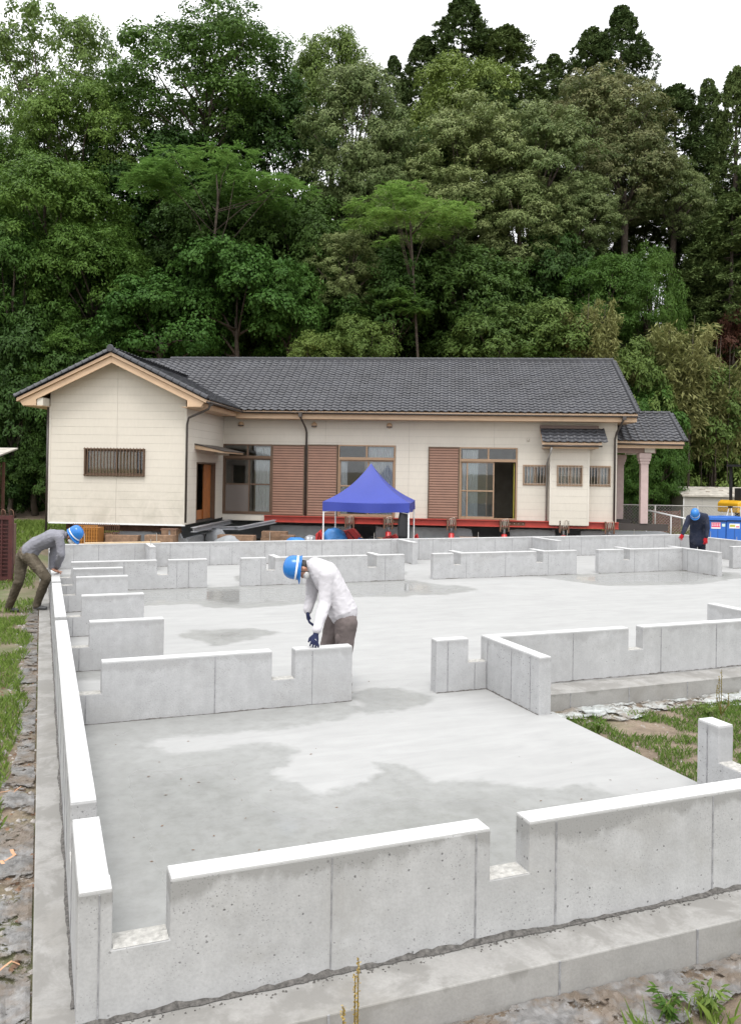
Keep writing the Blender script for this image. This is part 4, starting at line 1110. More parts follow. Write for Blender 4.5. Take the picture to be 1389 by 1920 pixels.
for i, (px, yt, yb, w, D) in enumerate([(20, 330, 760, 300, 60), (150, 400, 760, 300, 59), (270, 380, 760, 300, 60), (400, 330, 740, 300, 61), (520, 380, 740, 280, 60), (640, 360, 740, 280, 61), (760, 400, 740, 280, 60), (870, 420, 740, 240, 60), (990, 480, 740, 240, 61), (1100, 480, 740, 190, 60), (690, 440, 700, 260, 55), (800, 450, 700, 260, 56), (910, 470, 720, 240, 55), (1020, 480, 720, 220, 56), (1090, 500, 720, 150, 55), (560, 420, 700, 260, 56), (430, 420, 700, 260, 56), (200, 440, 800, 300, 53), (60, 480, 900, 300, 52), (1270, 560, 860, 160, 54), (1340, 520, 820, 260, 57), (1450, 300, 900, 300, 55), (-90, 250, 900, 320, 54), (1560, 350, 950, 340, 54), (-230, 350, 930, 340, 52)]):
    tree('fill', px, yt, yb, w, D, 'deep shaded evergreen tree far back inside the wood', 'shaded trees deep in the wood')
for i, px in enumerate([905, 940, 975, 1000, 1040, 1075, 1150, 1195, 1220, 1300]):
    b = at_depth(px, 640, 57+i % 3); gz = tz(b[0], b[1])-.2
    o = MB().tube([(0, 0, 0), (random.uniform(-.2, .2), 0, 6), (random.uniform(-.5, .5), 0, 13)], [.22, .18, .12], 8).build('trunk', M['bark'], None, 0, True)
    root = thing('cedar_tree', 'bare dark cedar trunk standing in the shade under the oaks', 'tree', (b[0], b[1], gz), 0, 'bare trunks under the oaks'); o.parent = root
    c = link('crown', CR_['cedar'][i % 2][0], root); c.location = (0, 0, 10.5); c.scale = (.8, .8, .55)

# undergrowth clothing the hillside under the trees
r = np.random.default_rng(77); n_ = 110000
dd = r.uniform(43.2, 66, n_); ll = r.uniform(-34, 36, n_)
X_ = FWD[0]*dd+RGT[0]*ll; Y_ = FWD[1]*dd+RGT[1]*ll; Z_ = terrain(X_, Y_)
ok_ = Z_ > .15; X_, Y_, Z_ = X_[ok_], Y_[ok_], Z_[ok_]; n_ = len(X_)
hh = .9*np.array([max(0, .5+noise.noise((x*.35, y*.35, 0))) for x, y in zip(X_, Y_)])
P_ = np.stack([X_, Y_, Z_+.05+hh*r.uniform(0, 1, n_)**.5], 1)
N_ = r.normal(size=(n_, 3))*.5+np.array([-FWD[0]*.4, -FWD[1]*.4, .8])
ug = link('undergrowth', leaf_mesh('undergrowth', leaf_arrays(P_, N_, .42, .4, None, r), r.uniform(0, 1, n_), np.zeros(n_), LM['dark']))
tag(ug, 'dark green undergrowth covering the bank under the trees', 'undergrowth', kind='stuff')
# ================================================================== grass, sheets, weeds
def blades(name, n, samp, h, w, mat, keep=None, seed=1, clump=0):
    r = np.random.default_rng(seed); P = samp(r, n)
    if clump:
        c = samp(r, n//clump+1); P = c[r.integers(0, len(c), n)]+r.normal(size=(n, 2))*.06
    if keep is not None: P = P[keep(P)]
    n = len(P); z = terrain(P[:, 0], P[:, 1])
    a = r.uniform(0, 6.28, n); hh = h*r.uniform(.45, 1.3, n); ln = hh*r.uniform(.1, .8, n); b = r.uniform(0, 6.28, n)
    base = np.c_[P, z-.01]; s = np.stack([np.cos(a), np.sin(a), np.zeros(n)], 1)*(w*r.uniform(.6, 1.3, n))[:, None]
    tip = base+np.stack([np.cos(b)*ln, np.sin(b)*ln, hh], 1); mid = base+np.stack([np.cos(b)*ln*.35, np.sin(b)*ln*.35, hh*.6], 1)
    Q = np.stack([base-s*.6, base+s*.6, mid+s*.5, tip], 1)
    me = leaf_mesh(name, Q, r.uniform(0, 1, n), np.zeros(n), mat); o = link(name, me); return o
LM['grass'] = leaf_mat('grass_blade', (.085, .15, .025), (.22, .31, .075), trans=.3)
LM['drygrass'] = leaf_mat('dry_grass_blade', (.10, .13, .035), (.24, .25, .10), trans=.3)
def rect(x0, x1, y0, y1): return lambda r, n: np.stack([r.uniform(x0, x1, n), r.uniform(y0, y1, n)], 1)
def patch(sc, th, sd=0): return lambda P: np.array([noise.noise((p[0]*sc+sd, p[1]*sc, .3)) > th for p in P])
edge = lambda P: P[:, 0] < -.17-.05*np.sin(P[:, 1]*1.7)-.03*np.sin(P[:, 1]*5.3)-.2*sstep(-P[:, 1], -9, -5.5)
g1 = blades('grass', 60000, rect(-2.6, -.1, 5.2, 17), .08, .0075, LM['grass'], lambda P: edge(P) & (patch(1.1, -.34)(P)), 1)
tag(g1, 'green lawn along the left side of the foundation', 'grass', kind='stuff')
g2 = blades('grass', 40000, rect(-9, -.1, 16.5, 30), .10, .013, LM['grass'], patch(.5, -.2, 4), 2)
tag(g2, 'thin grass of the yard left of the raised house', 'grass', kind='stuff')
g3 = blades('grass', 30000, rect(-16, 3, 30, 44), .22, .024, LM['grass'], None, 3)
tag(g3, 'taller bright grass between the house gable and the wood', 'grass', kind='stuff')
g4 = blades('grass', 60000, rect(5.35, 11, 4.3, 8.1), .065, .006, LM['grass'], lambda P: (patch(1.4, -.33, 9)(P) & patch(5, -.3, 3)(P)) | (P[:, 0] > 7.0), 4)
tag(g4, 'patchy weeds in the soil pocket right of the slab', 'grass', kind='stuff')
g5 = blades('grass', 5000, rect(2.7, 8, 1.8, 3.62), .13, .006, LM['grass'], lambda P: patch(1.3, .0, 2)(P) & (P[:, 1] < 3.62-.12*(P[:, 0] < 3.2)), 5, clump=30)
g7 = blades('grass', 3200, rect(2.9, 6.5, 2.6, 3.55), .12, .006, LM['grass'], lambda P: patch(1.7, .05, 6)(P), 15, clump=60)
tag(g7, 'longer grass blades in the lower right corner', 'grass', kind='stuff')
tag(g5, 'grass tufts in the soil before the front footing', 'grass', kind='stuff')
g6 = blades('grass', 12000, rect(19, 40, 24, 46), .3, .03, LM['drygrass'], lambda P: terrain(P[:, 0], P[:, 1]) > -.3, 6)
tag(g6, 'rough grass of the yard right of the house', 'grass', kind='stuff')

def pebbles(name, n, x0, x1, y0, y1, s0, s1, mat, seed, label):
    r = random.Random(seed); mb = MB()
    for i in range(n):
        x, y = r.uniform(x0, x1), r.uniform(y0, y1); s = r.uniform(s0, s1); z = tz(x, y)
        a = r.uniform(0, 6.28); k = 5; ring = [(x+s*math.cos(a+j*6.28/k)*r.uniform(.6, 1.2), y+s*math.sin(a+j*6.28/k)*r.uniform(.6, 1.2), z-.003+r.uniform(0, s*.3)) for j in range(k)]
        mb.add(ring+[(x, y, z+s*r.uniform(.35, .8))], [(j, (j+1) % k, k) for j in range(k)])
    return tag(mb.build(name, mat), label, 'gravel', kind='stuff')
M['stone'] = plain('chip_stone', (.27, .25, .23), .9, var=.5, sc=20, bump=.3)
M['litter'] = plain('dry_leaf_litter', (.17, .10, .06), .9, var=.6, sc=12)
pebbles('gravel', 900, -.34, -.005, 4.0, 17, .006, .03, M['stone'], 1, 'stone chips and rubble beside the left footing')
pebbles('gravel', 700, 1.2, 8, 2.0, 3.8, .005, .022, M['stone'], 2, 'stone chips in the soil before the front footing')
pebbles('gravel', 900, 5.3, 10, 4.4, 8.4, .005, .02, M['stone'], 3, 'small stone chips in the soil pocket right of the slab')
def base_grit():
    r = random.Random(4); mb = MB()
    for i in range(700):
        x = r.uniform(.25, 7.5); y = 4.118-abs(r.gauss(0, .035)); s = r.uniform(.003, .010); z = -.004; k = 4; a = r.uniform(0, 6)
        ring = [(x+s*math.cos(a+j*6.283/k), y+s*math.sin(a+j*6.283/k)*r.uniform(.6, 1.2), z) for j in range(k)]
        mb.add(ring+[(x, y, z+s*r.uniform(.6, 1.3))], [(j, (j+1) % k, k) for j in range(k)])
    return tag(mb.build('grit', M['mortar']), 'crumbs of mortar along the foot of the front wall', 'grit', kind='stuff')
base_grit()
def floor_bits(n, regions, label):
    r = random.Random(9); mb = MB()
    for i in range(n):
        x0, x1, y0, y1 = r.choice(regions); x, y = r.uniform(x0, x1), r.uniform(y0, y1); s = r.uniform(.004, .011); a = r.uniform(0, 6.28)
        c, d = math.cos(a)*s*1.8, math.sin(a)*s*1.8; e, f = -math.sin(a)*s*.7, math.cos(a)*s*.7
        mb.add([(x-c, y-d, .002), (x+e, y+f, .003+.4*s*r.random()), (x+c, y+d, .002), (x-e, y-f, .003+.4*s*r.random())], [(0, 1, 2, 3)])
    return tag(mb.build('leaf_litter', M['litter']), label, 'leaf litter', kind='stuff')
floor_bits(60, [(.45, 2.6, 4.6, 7.6), (.6, 4.8, 4.4, 6.2), (.5, 1.6, 6, 8.6), (4.0, 5.0, 5.4, 6.4), (2.2, 4, 9.2, 12)], 'scattered brown leaf bits on the wet slab')
pebbles('leaf_litter', 260, -.55, -.01, 4.0, 12, .012, .035, M['litter'], 4, 'brown leaf litter along the left footing')

def sheet_mat(name, c, alpha, rough=.25):
    m = NT(name); n = m.noise(5, 6, .7, dist=1.2)
    cc_ = m.mix(m.ramp(n, [(.3, 0.), (.7, 1.)]), tuple(np.array(c)*.5), tuple(np.array(c)*1.5))
    dirt = m.ramp(m.noise(3.2, 6, .7), [(.44, 0.), (.58, 1.)]); cc_ = m.mix(m.math('MULTIPLY', dirt, .8), cc_, (.16, .12, .085))
    m.col(cc_); m.rough(rough); m.bump(m.noise(11, 5, .6, vec=m.mapped((1, .6, 1)), dist=2.2), .55, .02)
    a = m.ramp(m.noise(3.4, 6, .75), [(.44, 0.), (.475, alpha)]); m.l(a, m.b.inputs['Alpha']); return m.mat
M['sheet'] = sheet_mat('crumpled_grey_polythene', (.20, .195, .19), .88, .3)
M['sheetw'] = sheet_mat('milky_polythene', (.4, .42, .41), .95, .3)
def sheet(name, x0, x1, y0, y1, mat, label, amp=.03, st=.03, rag=.12, seed=0):
    xs = np.arange(x0, x1+st, st); ys = np.arange(y0, y1+st, st*1.3); vs = []; nxx = len(xs)
    for y in ys:
        for i, x in enumerate(xs):
            f = i/(nxx-1)
            e0 = rag*noise.noise((y*1.1+seed, 3.3, 1)) if x1-x0 < y1-y0 else 0
            xx = x+(1-f)*e0*(1 if x1 <= 0 else 1)
            yy = y
            if x1-x0 > y1-y0: g = (y-y0)/(y1-y0); yy = y+(1-g)*rag*noise.noise((x*1.2+seed, 5.1, 2))
            z = tz(xx, yy)+.014+amp*abs(noise.noise((xx*7+seed, yy*5, 0)))+amp*.9*abs(noise.noise((xx*17, yy*13+seed, 4)))
            if (yy > 3.8 and xx < 0) or xx > 0: z = z
            vs.append((xx, yy, z))
    fs = [(j*nxx+i, j*nxx+i+1, (j+1)*nxx+i+1, (j+1)*nxx+i) for j in range(len(ys)-1) for i in range(nxx-1)]
    o = MB().add(vs, fs).build(name, mat, None, 0, False)
    return tag(o, label, 'plastic sheet')
sheet('plastic_sheet', -.40, -.03, 4.0, 7.9, M['sheet'], 'torn crumpled grey plastic sheet at the left footing, nearest the camera', .022, .026, .2, 1)
sheet('plastic_sheet', -.21, -.03, 7.6, 17.5, M['sheet'], 'dirty grey plastic strip running along the left footing beyond the torn piece', .016, .032, .12, 5)
sheet('plastic_sheet', 1.3, 8.0, 3.46, 3.80, M['sheet'], 'crumpled dirty plastic sheet along the foot of the front footing', .03, .03, .16, 8)
sheet('plastic_sheet', 5.55, 10.5, 7.98, 8.43, M['sheetw'], 'milky white plastic sheet lying along the right hand footing', .03, .04, .22, 12)
M['straw'] = plain('dry_orange_tape', (.45, .25, .14), .7, var=.2)
for i, (xa, ya, L_, a) in enumerate(((-.2, 7.35, .16, .2), (-.22, 4.72, .2, .1), (-.15, 6.1, .14, 1.2))):
    n_ = 9; vs = []; fs = []
    for j in range(n_):
        u = (j/(n_-1)-.5)*L_*1.6; c, s = math.cos(a), math.sin(a); yy = .03*math.sin(j*1.1)
        x, y = xa+u*c-yy*s, ya+u*s+yy*c; z = tz(x, y)+.085+.012*math.sin(j*2.1)
        vs += [(x-s*.012, y+c*.012, z), (x+s*.012, y-c*.012, z+.004)]
    for j in range(n_-1): fs.append((2*j, 2*j+1, 2*j+3, 2*j+2))
    tag(MB().add(vs, fs).build('torn_tape', M['straw']), ['orange tape scrap across the strip, farthest of the three', 'orange tape scrap at the left edge, nearest the camera', 'small orange tape scrap between the other two'][i], 'tape')

def plant(name, x, y, label, n, L_, asp, spread, mat, seed, z=None, up=.9):
    r = np.random.default_rng(seed); z = tz(x, y) if z is None else z
    root = thing(name, label, 'plant', (x, y, z)); st = MB()
    Ps = []; As = []
    for i in range(n):
        a = r.uniform(0, 6.28); t = r.uniform(.2, 1); h = spread*up*t
        Ps.append((math.cos(a)*spread*.35*t, math.sin(a)*spread*.35*t, h)); As.append((math.cos(a), math.sin(a), r.uniform(-.2, 1.0)))
        if i % 3 == 0: st.tube([(0, 0, -.02), (Ps[-1][0]*.5, Ps[-1][1]*.5, h*.6), Ps[-1]], [.005, .004, .002], 4)
    P = np.array(Ps); A = np.array(As); N = r.normal(size=P.shape)*.4+np.array([0, 0, 1.])
    Q = leaf_arrays(P+unit(A)*L_*.4, N, L_, asp, A, r)
    link('leaves', leaf_mesh('leaves', Q, r.uniform(0, 1, len(P)), np.zeros(len(P)), mat), root); st.build('stem', LM['grass'], root)
    return root
p = at_z(222, 1960, -.15); plant('weed', p[0]+.0, 3.74, 'small bright green weed at the foot of the front wall corner', 46, .07, .4, .30, LM['light'], 3, z=-.19, up=.7)
M['dock'] = leaf_mat('dock_seed', (.23, .17, .05), (.42, .33, .12))
def dock(x, y, h, label, seed):
    r = np.random.default_rng(seed); z = tz(x, y); root = thing('dock_stalk', label, 'plant', (x, y, z)); st = MB(); P = []
    for i in range(4):
        a = i*1.6; w = .035*i; hh = h*(1-.16*i); top = (math.cos(a)*w, math.sin(a)*w, hh)
        st.tube([(0, 0, 0), (math.cos(a)*w, math.sin(a)*w, hh*.55), top], [.005, .004, .002], 5)
        t = r.uniform(.45, 1, 90); P.append(np.stack([math.cos(a)*w+r.normal(size=90)*.005, math.sin(a)*w+r.normal(size=90)*.005, hh*t], 1))
    P = np.concatenate(P); Q = leaf_arrays(P, r.normal(size=P.shape), .013, .7, None, r)
    link('seeds', leaf_mesh('seeds', Q, r.uniform(0, 1, len(P)), np.zeros(len(P)), M['dock']), root); st.build('stem', M['dock'], root)
q = at_Y(672, 1800, 3.52); dock(q[0], 3.52, q[2]+.2, 'dry yellow dock stalk before the front footing', 5)
q = at_Y(1352, 1255, 7.7); dock(q[0], 7.7, q[2]+.2, 'thin tall seed stalk standing before the right hand wall', 6)
q = at_z(1180, 1350, -.2)
for i, (px, py, lab) in enumerate(((1325, 1345, 'leafy weed before the right hand wall, left of the thin stalk'), (1250, 1905, 'leafy weed clump at the lower right corner, the left one'), (1330, 1900, 'leafy weed clump at the lower right corner, the right one'), (1120, 1375, 'small weed where the milky sheet meets the slab edge'))):
    q = at_z(px, py, -.2); plant('weed', q[0], q[1], lab, 60, .07 if i != 3 else .06, .26, .17 if i != 3 else .16, LM['lush' if i % 2 else 'light'], 20+i)

# ================================================================== under and around the house
def hl(px, py, y):
    """point of the house's frame seen at a pixel, on the plane local y"""
    d = ray(px, py); t = ((HO-CP)@HY+y)/(d@HY); q = CP+d*t-HO; return float(q@HX), float(q[2]+HO[2])
def gw(x, y): p = hw_(x, y, 0); return tz(p[0], p[1])
M['oldc'] = concrete('old_foundation_concrete', (.34, .355, .37), pits=False, stain=.9)
M['red'] = plain('red_oxide_steel', (.43, .06, .042), .45, .1, var=.15, sc=4)
M['redp'] = plain('red_machine_paint', (.5, .03, .03), .35, var=.1)
M['greysteel'] = plain('grey_galvanised_steel', (.38, .39, .41), .45, .4, var=.15, sc=4)
M['timber'] = plain('old_timber', (.24, .15, .095), .85, var=.3, sc=9, bump=.3)
M['rust'] = plain('rusty_steel', (.16, .085, .055), .8, .2, var=.35, sc=9, bump=.2)
M['chain'] = plain('zinc_chain', (.52, .47, .40), .4, .6)
M['black'] = plain('black_cloth', (.02, .02, .022), .85)
M['tarp'] = plain('blue_tarpaulin', (.055, .24, .60), .4, var=.15, sc=8, bump=.4)
def htag(o, label, cat, group=None):
    """a thing built in the house's frame"""
    o.location = tuple(HO); o.rotation_euler = (0, 0, ANG); return tag(o, label, cat, group)
of = thing('old_foundation', 'broken grey concrete foundation left under the raised house', 'foundation', tuple(HO), ANG)
g0 = -.35
for i, (a, b, t) in enumerate(((-12.2, -9.25, .58), (-8.35, -4.95, .62), (-3.6, -2.05, .62), (-1.15, .1, .62), (-14.9, -14.0, .5), (-17.6, -16.55, .45), (-16.35, -14.95, .56))):
    yb = .1 if a > -13.5 else -4.1
    k = 14; top = [(a+(b-a)*j/k, t+(.05*random.uniform(-1, .3) if j in (0, 1, k-1, k) else .008*random.uniform(-1, 1))) for j in range(k+1)]
    if i == 4: top = [(u, v-.12+.16*random.random()) for u, v in top]
    poly = [(a, g0)]+top+[(b+.06, .2+.1*random.random()), (b, g0)]
    MB().prism(poly, lambda u, v, t_: (u, t_, v), yb, yb+.16).build('foundation_wall', M['oldc'], of)
MB().box(-14.1, -13.95, -3.9, .0, g0, .38).build('foundation_wall', M['oldc'], of)
MB().box(WX0+.1, -.1, 1.9, 2.05, g0, .55).build('foundation_wall', M['oldc'], of)
MB().box(WX0+.1, -.1, 7.2, 7.35, g0, .70).build('foundation_wall', M['oldc'], of)
def hbeam(mb, p, q, h, w, t=.012, tw=.009):
    p, q = Vector(p), Vector(q); d = (q-p).normalized(); up = Vector((0, 0, 1)); s = d.cross(up).normalized(); up = s.cross(d)
    def bar(a0, a1, z0, z1):
        vs = [P+s*a+up*z for P in (p, q) for a, z in ((a0, z0), (a1, z0), (a1, z1), (a0, z1))]
        mb.add(vs, [(0, 1, 2, 3), (7, 6, 5, 4), (0, 4, 5, 1), (1, 5, 6, 2), (2, 6, 7, 3), (3, 7, 4, 0)])
    bar(-w/2, w/2, 0, t); bar(-w/2, w/2, h-t, h); bar(-tw/2, tw/2, t, h-t); return mb
rb = thing('steel_beam', 'long red steel I beam carrying the front of the house', 'steel beam', tuple(HO), ANG)
hbeam(MB(), (-12.35, -.2, .715), (.08, -.2, .715), .23, .2, .022, .014).build('beam', M['red'], rb)
for xs in (-7.6, -3.55):
    MB().box(xs-.45, xs+.45, -.213, -.206, .765, .89).build('splice_plate', M['rust'], rb)
    for i in range(6): MB().lathe([(.001, -.222), (.016, -.222), (.016, -.2)], (xs-.38+i*.15, 0, .83), 8, 'y').build('bolt', M['chain'], rb)
for (p, q, h, lab) in (((-14.25, -2.6, .52), (-12.9, -1.6, .52), .11, 'grey steel I beam lying across by the wing doorway'), ((-12.95, -1.75, .50), (-11.9, -.45, .70), .11, 'grey steel I beam sloping up under the red beam')):
    htag(hbeam(MB(), p, q, h, .18, .02, .012).build('steel_beam', M['greysteel']), lab, 'steel beam')
htag(hbeam(MB(), (-13.6, -4.6, .62), (-13.6, -.1, .62), .15, .16, .02, .012).build('steel_beam', M['greysteel']), 'dark grey steel beam under the side wall of the wing', 'steel beam')
htag(hbeam(MB(), (-18.0, -3.9, .57), (-14.2, -3.9, .57), .22, .18, .02, .012).build('steel_beam', M['rust']), 'rusty beam carrying the gable wing from below', 'steel beam')
def block(px, py, y, w, h, d, lab, mat='timber', base=None):
    x, z = hl(px, py, y); g = gw(x, y)
    n = max(1, int((z-g)/.2)); o = thing('timber_block', lab, 'timber', tuple(hw_(x, y, g-.02)), ANG)
    hh = (z-g+.02)/n
    for i in range(n):
        MB().box(-w/2+random.uniform(-.03, .03), w/2+random.uniform(-.03, .03), -d/2, d/2, i*hh+.002, (i+1)*hh-.002).build('sleeper', M[mat], o, .008)
    return o, x, z
def jack(px, y, lab, zt=.715, rams=True):
    x, z = hl(px, 990, y); g = gw(x, y); o = thing('hydraulic_jack', lab, 'jack', tuple(hw_(x, y, .24)), ANG, 'jacks under the red beam')
    MB().lathe([(.14, 0), (.14, .03), (.10, .05), (.10, .2), (.07, .22)], n=14).build('base', M['redp'], o, 0, True)
    MB().lathe([(.045, .2), (.045, zt-.24-.03)], n=12).build('ram', M['greysteel'], o, 0, True)
    MB().box(-.13, .13, -.1, .1, zt-.24-.03, zt-.24-.002).build('head_plate', M['rust'], o)
    for k in range(3):
        a = .05*k; pts = [(-.06+.06*k+.05*math.sin(t*.7), -.14-.012*k, zt-.34+.36*math.sin(t*math.pi/8)+.02*k) for t in range(9)]
        MB().tube(pts, .011, 6).build('chain_loop', M['chain'], o, 0, True)
    MB().box(-.17, -.12, -.16, -.10, zt-.40, zt+.02).box(.12, .17, -.16, -.10, zt-.40, zt+.02).build('clamp', M['rust'], o)
    # sleepers it stands on
    b = thing('timber_block', 'pair of brown timber sleepers under the '+lab, 'timber', tuple(hw_(x, y, g-.02)), ANG, 'sleepers under the jacks')
    MB().box(-.42, .42, -.22, -.01, 0, .255-g).build('sleeper', M['timber'], b, .01); MB().box(-.38, .45, .01, .22, 0, .255-g).build('sleeper', M['timber'], b, .01)
    b.location.z = g-.02+.0; b.location.z = .235-(.255-g)
for px, lab in ((656, 'jack behind the left tent pole'), (728, 'jack behind the right half of the tent'), (846, 'jack below the brown shutter right of the tent'), (945, 'jack below the open sliding window'), (1056, 'jack below the bay with the little roof'), (1141, 'jack at the right end of the red beam')): jack(px, -.2, lab)
block(322, 992, -4.1, .5, .16, .5, 'timber packing under the right corner of the gable wing')
block(205, 1000, -4.3, .4, .2, .5, 'timber packing under the middle of the gable wing')
block(150, 992, -4.1, .5, .2, .5, 'timber packing under the left corner of the gable wing', 'rust')
block(232, 1003, -4.6, 1.0, .2, .3, 'long brown sleeper pile before the gable wing')
block(300, 1003, -4.9, .9, .2, .3, 'weathered sleepers beside the small red jack')
block(445, 1003, -2.9, 1.2, .2, .4, 'pale brown sleeper stack below the grey beams')
block(515, 996, -1.2, .9, .2, .35, 'reddish brown sleeper stack under the left end of the red beam')
block(540, 1003, -1.6, .5, .2, .3, 'short brown sleepers right of the reddish stack')
block(880, 1007, -.9, .7, .2, .3, 'low sleeper pile before the opening under the house')
sj, sz_ = hl(318, 1006, -4.75)
o = thing('screw_jack', 'small red screw jack under the gable wing corner', 'jack', tuple(hw_(sj, -4.75, gw(sj, -4.75))), ANG)
MB().box(-.2, .2, -.2, .2, 0, .42).build('base_block', M['timber'], o); MB().lathe([(.1, .42), (.1, .6), (.07, .64)], n=10).build('body', M['redp'], o)
MB().lathe([(.03, .62), (.03, .86)], n=8).build('screw', M['greysteel'], o); MB().box(-.25, .25, -.12, .12, .86, .9).build('head_plate', M['rust'], o)
# rubble lumps
def lump(name, px, py, y, s, mat, lab, cat, flat=.6, seed=0, n=3):
    x, z = hl(px, py, y); g = gw(x, y)
    bm = bmesh.new(); bmesh.ops.create_icosphere(bm, subdivisions=n, radius=1)
    hh = max(.12, (z-g)/2)
    for v in bm.verts:
        k = 1+.28*noise.noise(v.co*1.7+Vector((seed*3.1, px*.1, 0)))+.14*noise.noise(v.co*4.3+Vector((seed, 0, px*.2)))
        v.co = Vector((v.co.x*s*k, v.co.y*s*flat*k, max(-1, v.co.z*k)*hh))
    me = bpy.data.meshes.new(name); bm.to_mesh(me); bm.free(); me.materials.append(mat)
    me.polygons.foreach_set('use_smooth', [True]*len(me.polygons))
    o = link(name, me); o.location = tuple(hw_(x, y, g+hh-.02)); o.rotation_euler = (0, 0, ANG); return tag(o, lab, cat)
lump('rubble_pile', 425, 1004, -3.2, .45, M['oldc'], 'grey broken concrete rubble below the wing doorway', 'rubble', seed=1)
lump('rubble_pile', 405, 990, -2.2, .35, M['oldc'], 'pale concrete lump under the grey beam by the doorway', 'rubble', seed=2)
lump('tarpaulin', 628, 990, -2.6, .42, M['tarp'], 'big crumpled blue tarpaulin under the left of the tent', 'tarpaulin', seed=3)
lump('tarpaulin', 560, 1008, -2.2, .5, M['tarp'], 'low blue tarpaulin heap left of the tent', 'tarpaulin', seed=4)
lump('tarpaulin', 677, 1008, -2.9, .3, M['tarp'], 'small blue tarpaulin bundle under the middle of the tent', 'tarpaulin', seed=5)
lump('tarpaulin', 803, 1007, -1.6, .3, M['tarp'], 'small blue cover right of the tent poles', 'tarpaulin', seed=6)
lump('work_bag', 700, 1006, -2.4, .35, M['black'], 'dark grey work bag on the ground under the tent', 'bag', seed=7)
lump('tool_bucket', 583, 1000, -2.3, .22, M['greysteel'], 'pale grey sacks and bottles left of the tent pole', 'sacks', flat=1, seed=8)
def machine(px, py, y, w, d, lab, seed):
    x, z = hl(px, py, y); g = gw(x, y); h = z-g; o = thing('pump_unit', lab, 'machine', tuple(hw_(x, y, g)), ANG)
    MB().prism([(-w/2, .08), (w/2, .08), (w/2, h*.72), (w*.2, h), (-w/2, h*.82)], lambda u, v, t: (u, t, v), -d/2, d/2).build('housing', M['redp'], o, .02)
    MB().box(-w*.45, w*.45, -d*.45, d*.45, 0, .078).build('skid', M['black'], o)
    MB().tube([(-w*.3, -d/2-.03, h*.5), (0, -d/2-.05, h*.9), (w*.3, -d/2-.03, h*.6)], .014, 6).build('hose', M['black'], o, 0, True)
    return o
machine(654, 990, -2.2, .75, .5, 'red hydraulic pump unit under the tent', 1)
machine(735, 1001, -2.3, .6, .45, 'low red tool box at the right of the tent', 2)
machine(600, 992, -2.9, .25, .25, 'small red canister by the left tent pole', 3)
machine(780, 1000, -2.1, .22, .2, 'small red can behind the right tent pole', 4)
# orange lattice crate and rusty mesh panel by the left corner
x, z = hl(172, 984, -4.9); g = gw(x, -4.9)
o = thing('lattice_crate', 'orange plastic lattice crate beside the bending worker', 'crate', tuple(hw_(x, -4.9, g)), ANG)
M['orange'] = plain('orange_plastic', (.40, .17, .03), .45)
hh = z-g
for i in range(8): MB().box(-.28+.08*i-.011, -.28+.08*i+.011, -.25, -.23, .1, hh).build('slat', M['orange'], o)
for i in range(9): MB().box(-.30, .30, -.229, -.215, .1+(hh-.12)*i/8, .12+(hh-.12)*i/8).build('slat', M['orange'], o)
MB().box(-.3, .3, -.2, .25, .0, hh*.93).build('crate_body', plain('dark_orange', (.3, .13, .03), .7), o)
x, z = hl(185, 982, -4.55); g = gw(x, -4.55)
o = thing('mesh_panel', 'rusty wire mesh panel standing behind the orange crate', 'mesh panel', tuple(hw_(x, -4.55, g)), ANG)
for i in range(22): MB().box(-.8+i*.07-.006, -.8+i*.07+.006, -.01, .01, 0, z-g).build('wire', M['rust'], o)
for i in range(5): MB().box(-.82, .70, -.022, -.0105, .15+(z-g-.2)*i/4, .165+(z-g-.2)*i/4).build('wire', M['rust'], o)

# ---- tent
M['tent'] = plain('blue_tent_fabric', (.020, .036, .25), .55, var=.06, sc=2, bump=.08)
M['tentleg'] = plain('white_tube', (.72, .72, .72), .4)
cor = [at_depth(606, 900, 25.2), at_depth(768, 900, 24.9), at_depth(778, 900, 27.7), at_depth(629, 900, 27.9)]
cor = [Vector((c[0], c[1], 0)) for c in cor]
ctr = sum(cor, Vector())/4
tent = thing('canopy_tent', 'blue pop up canopy tent with white legs before the house', 'tent', (ctr.x, ctr.y, tz(ctr.x, ctr.y)))
tz0 = tent.location.z; ez, az = 1.66, 2.84
lc = [c-ctr for c in cor]
vs = []; fs = []; nU, nV = 12, 10
for k in range(4):
    a, b = lc[k], lc[(k+1) % 4]; base = len(vs)
    for j in range(nV+1):
        t = j/nV
        for i in range(nU+1):
            u = i/nU; e = a.lerp(b, u); p = e*(1-t)
            sag = -.05*math.sin(u*math.pi)*(1-t)*t*2
            vs.append((p.x, p.y, ez+(az-ez)*(.55*t+.45*t**2.6)+sag-.03*math.sin(u*math.pi)*(1-t)-tz0))
    for j in range(nV):
        for i in range(nU): q = base+j*(nU+1)+i; fs.append((q, q+1, q+nU+2, q+nU+1))
MB().add(vs, fs).build('canopy', M['tent'], tent, 0, True)
vs = []; fs = []
for k in range(4):
    a, b = lc[k]*1.005, lc[(k+1) % 4]*1.005; base = len(vs); n_ = 20
    nrm = ((a+b)/2).normalized()
    for i in range(n_+1):
        u = i/n_; e = a.lerp(b, u); s_ = -.03*math.sin(u*math.pi)
        for t in (0, .5, 1):
            w = .02*math.sin(u*14+k)*t; vs.append((e.x+nrm.x*w, e.y+nrm.y*w, ez-.285*t+s_*(1-t*.4)-tz0+.012*math.sin(u*9+k)*t))
    for i in range(n_):
        for t in (0, 1): q = base+i*3+t; fs.append((q, q+1, q+4, q+3))
MB().add(vs, fs).build('valance', M['tent'], tent, 0, True)
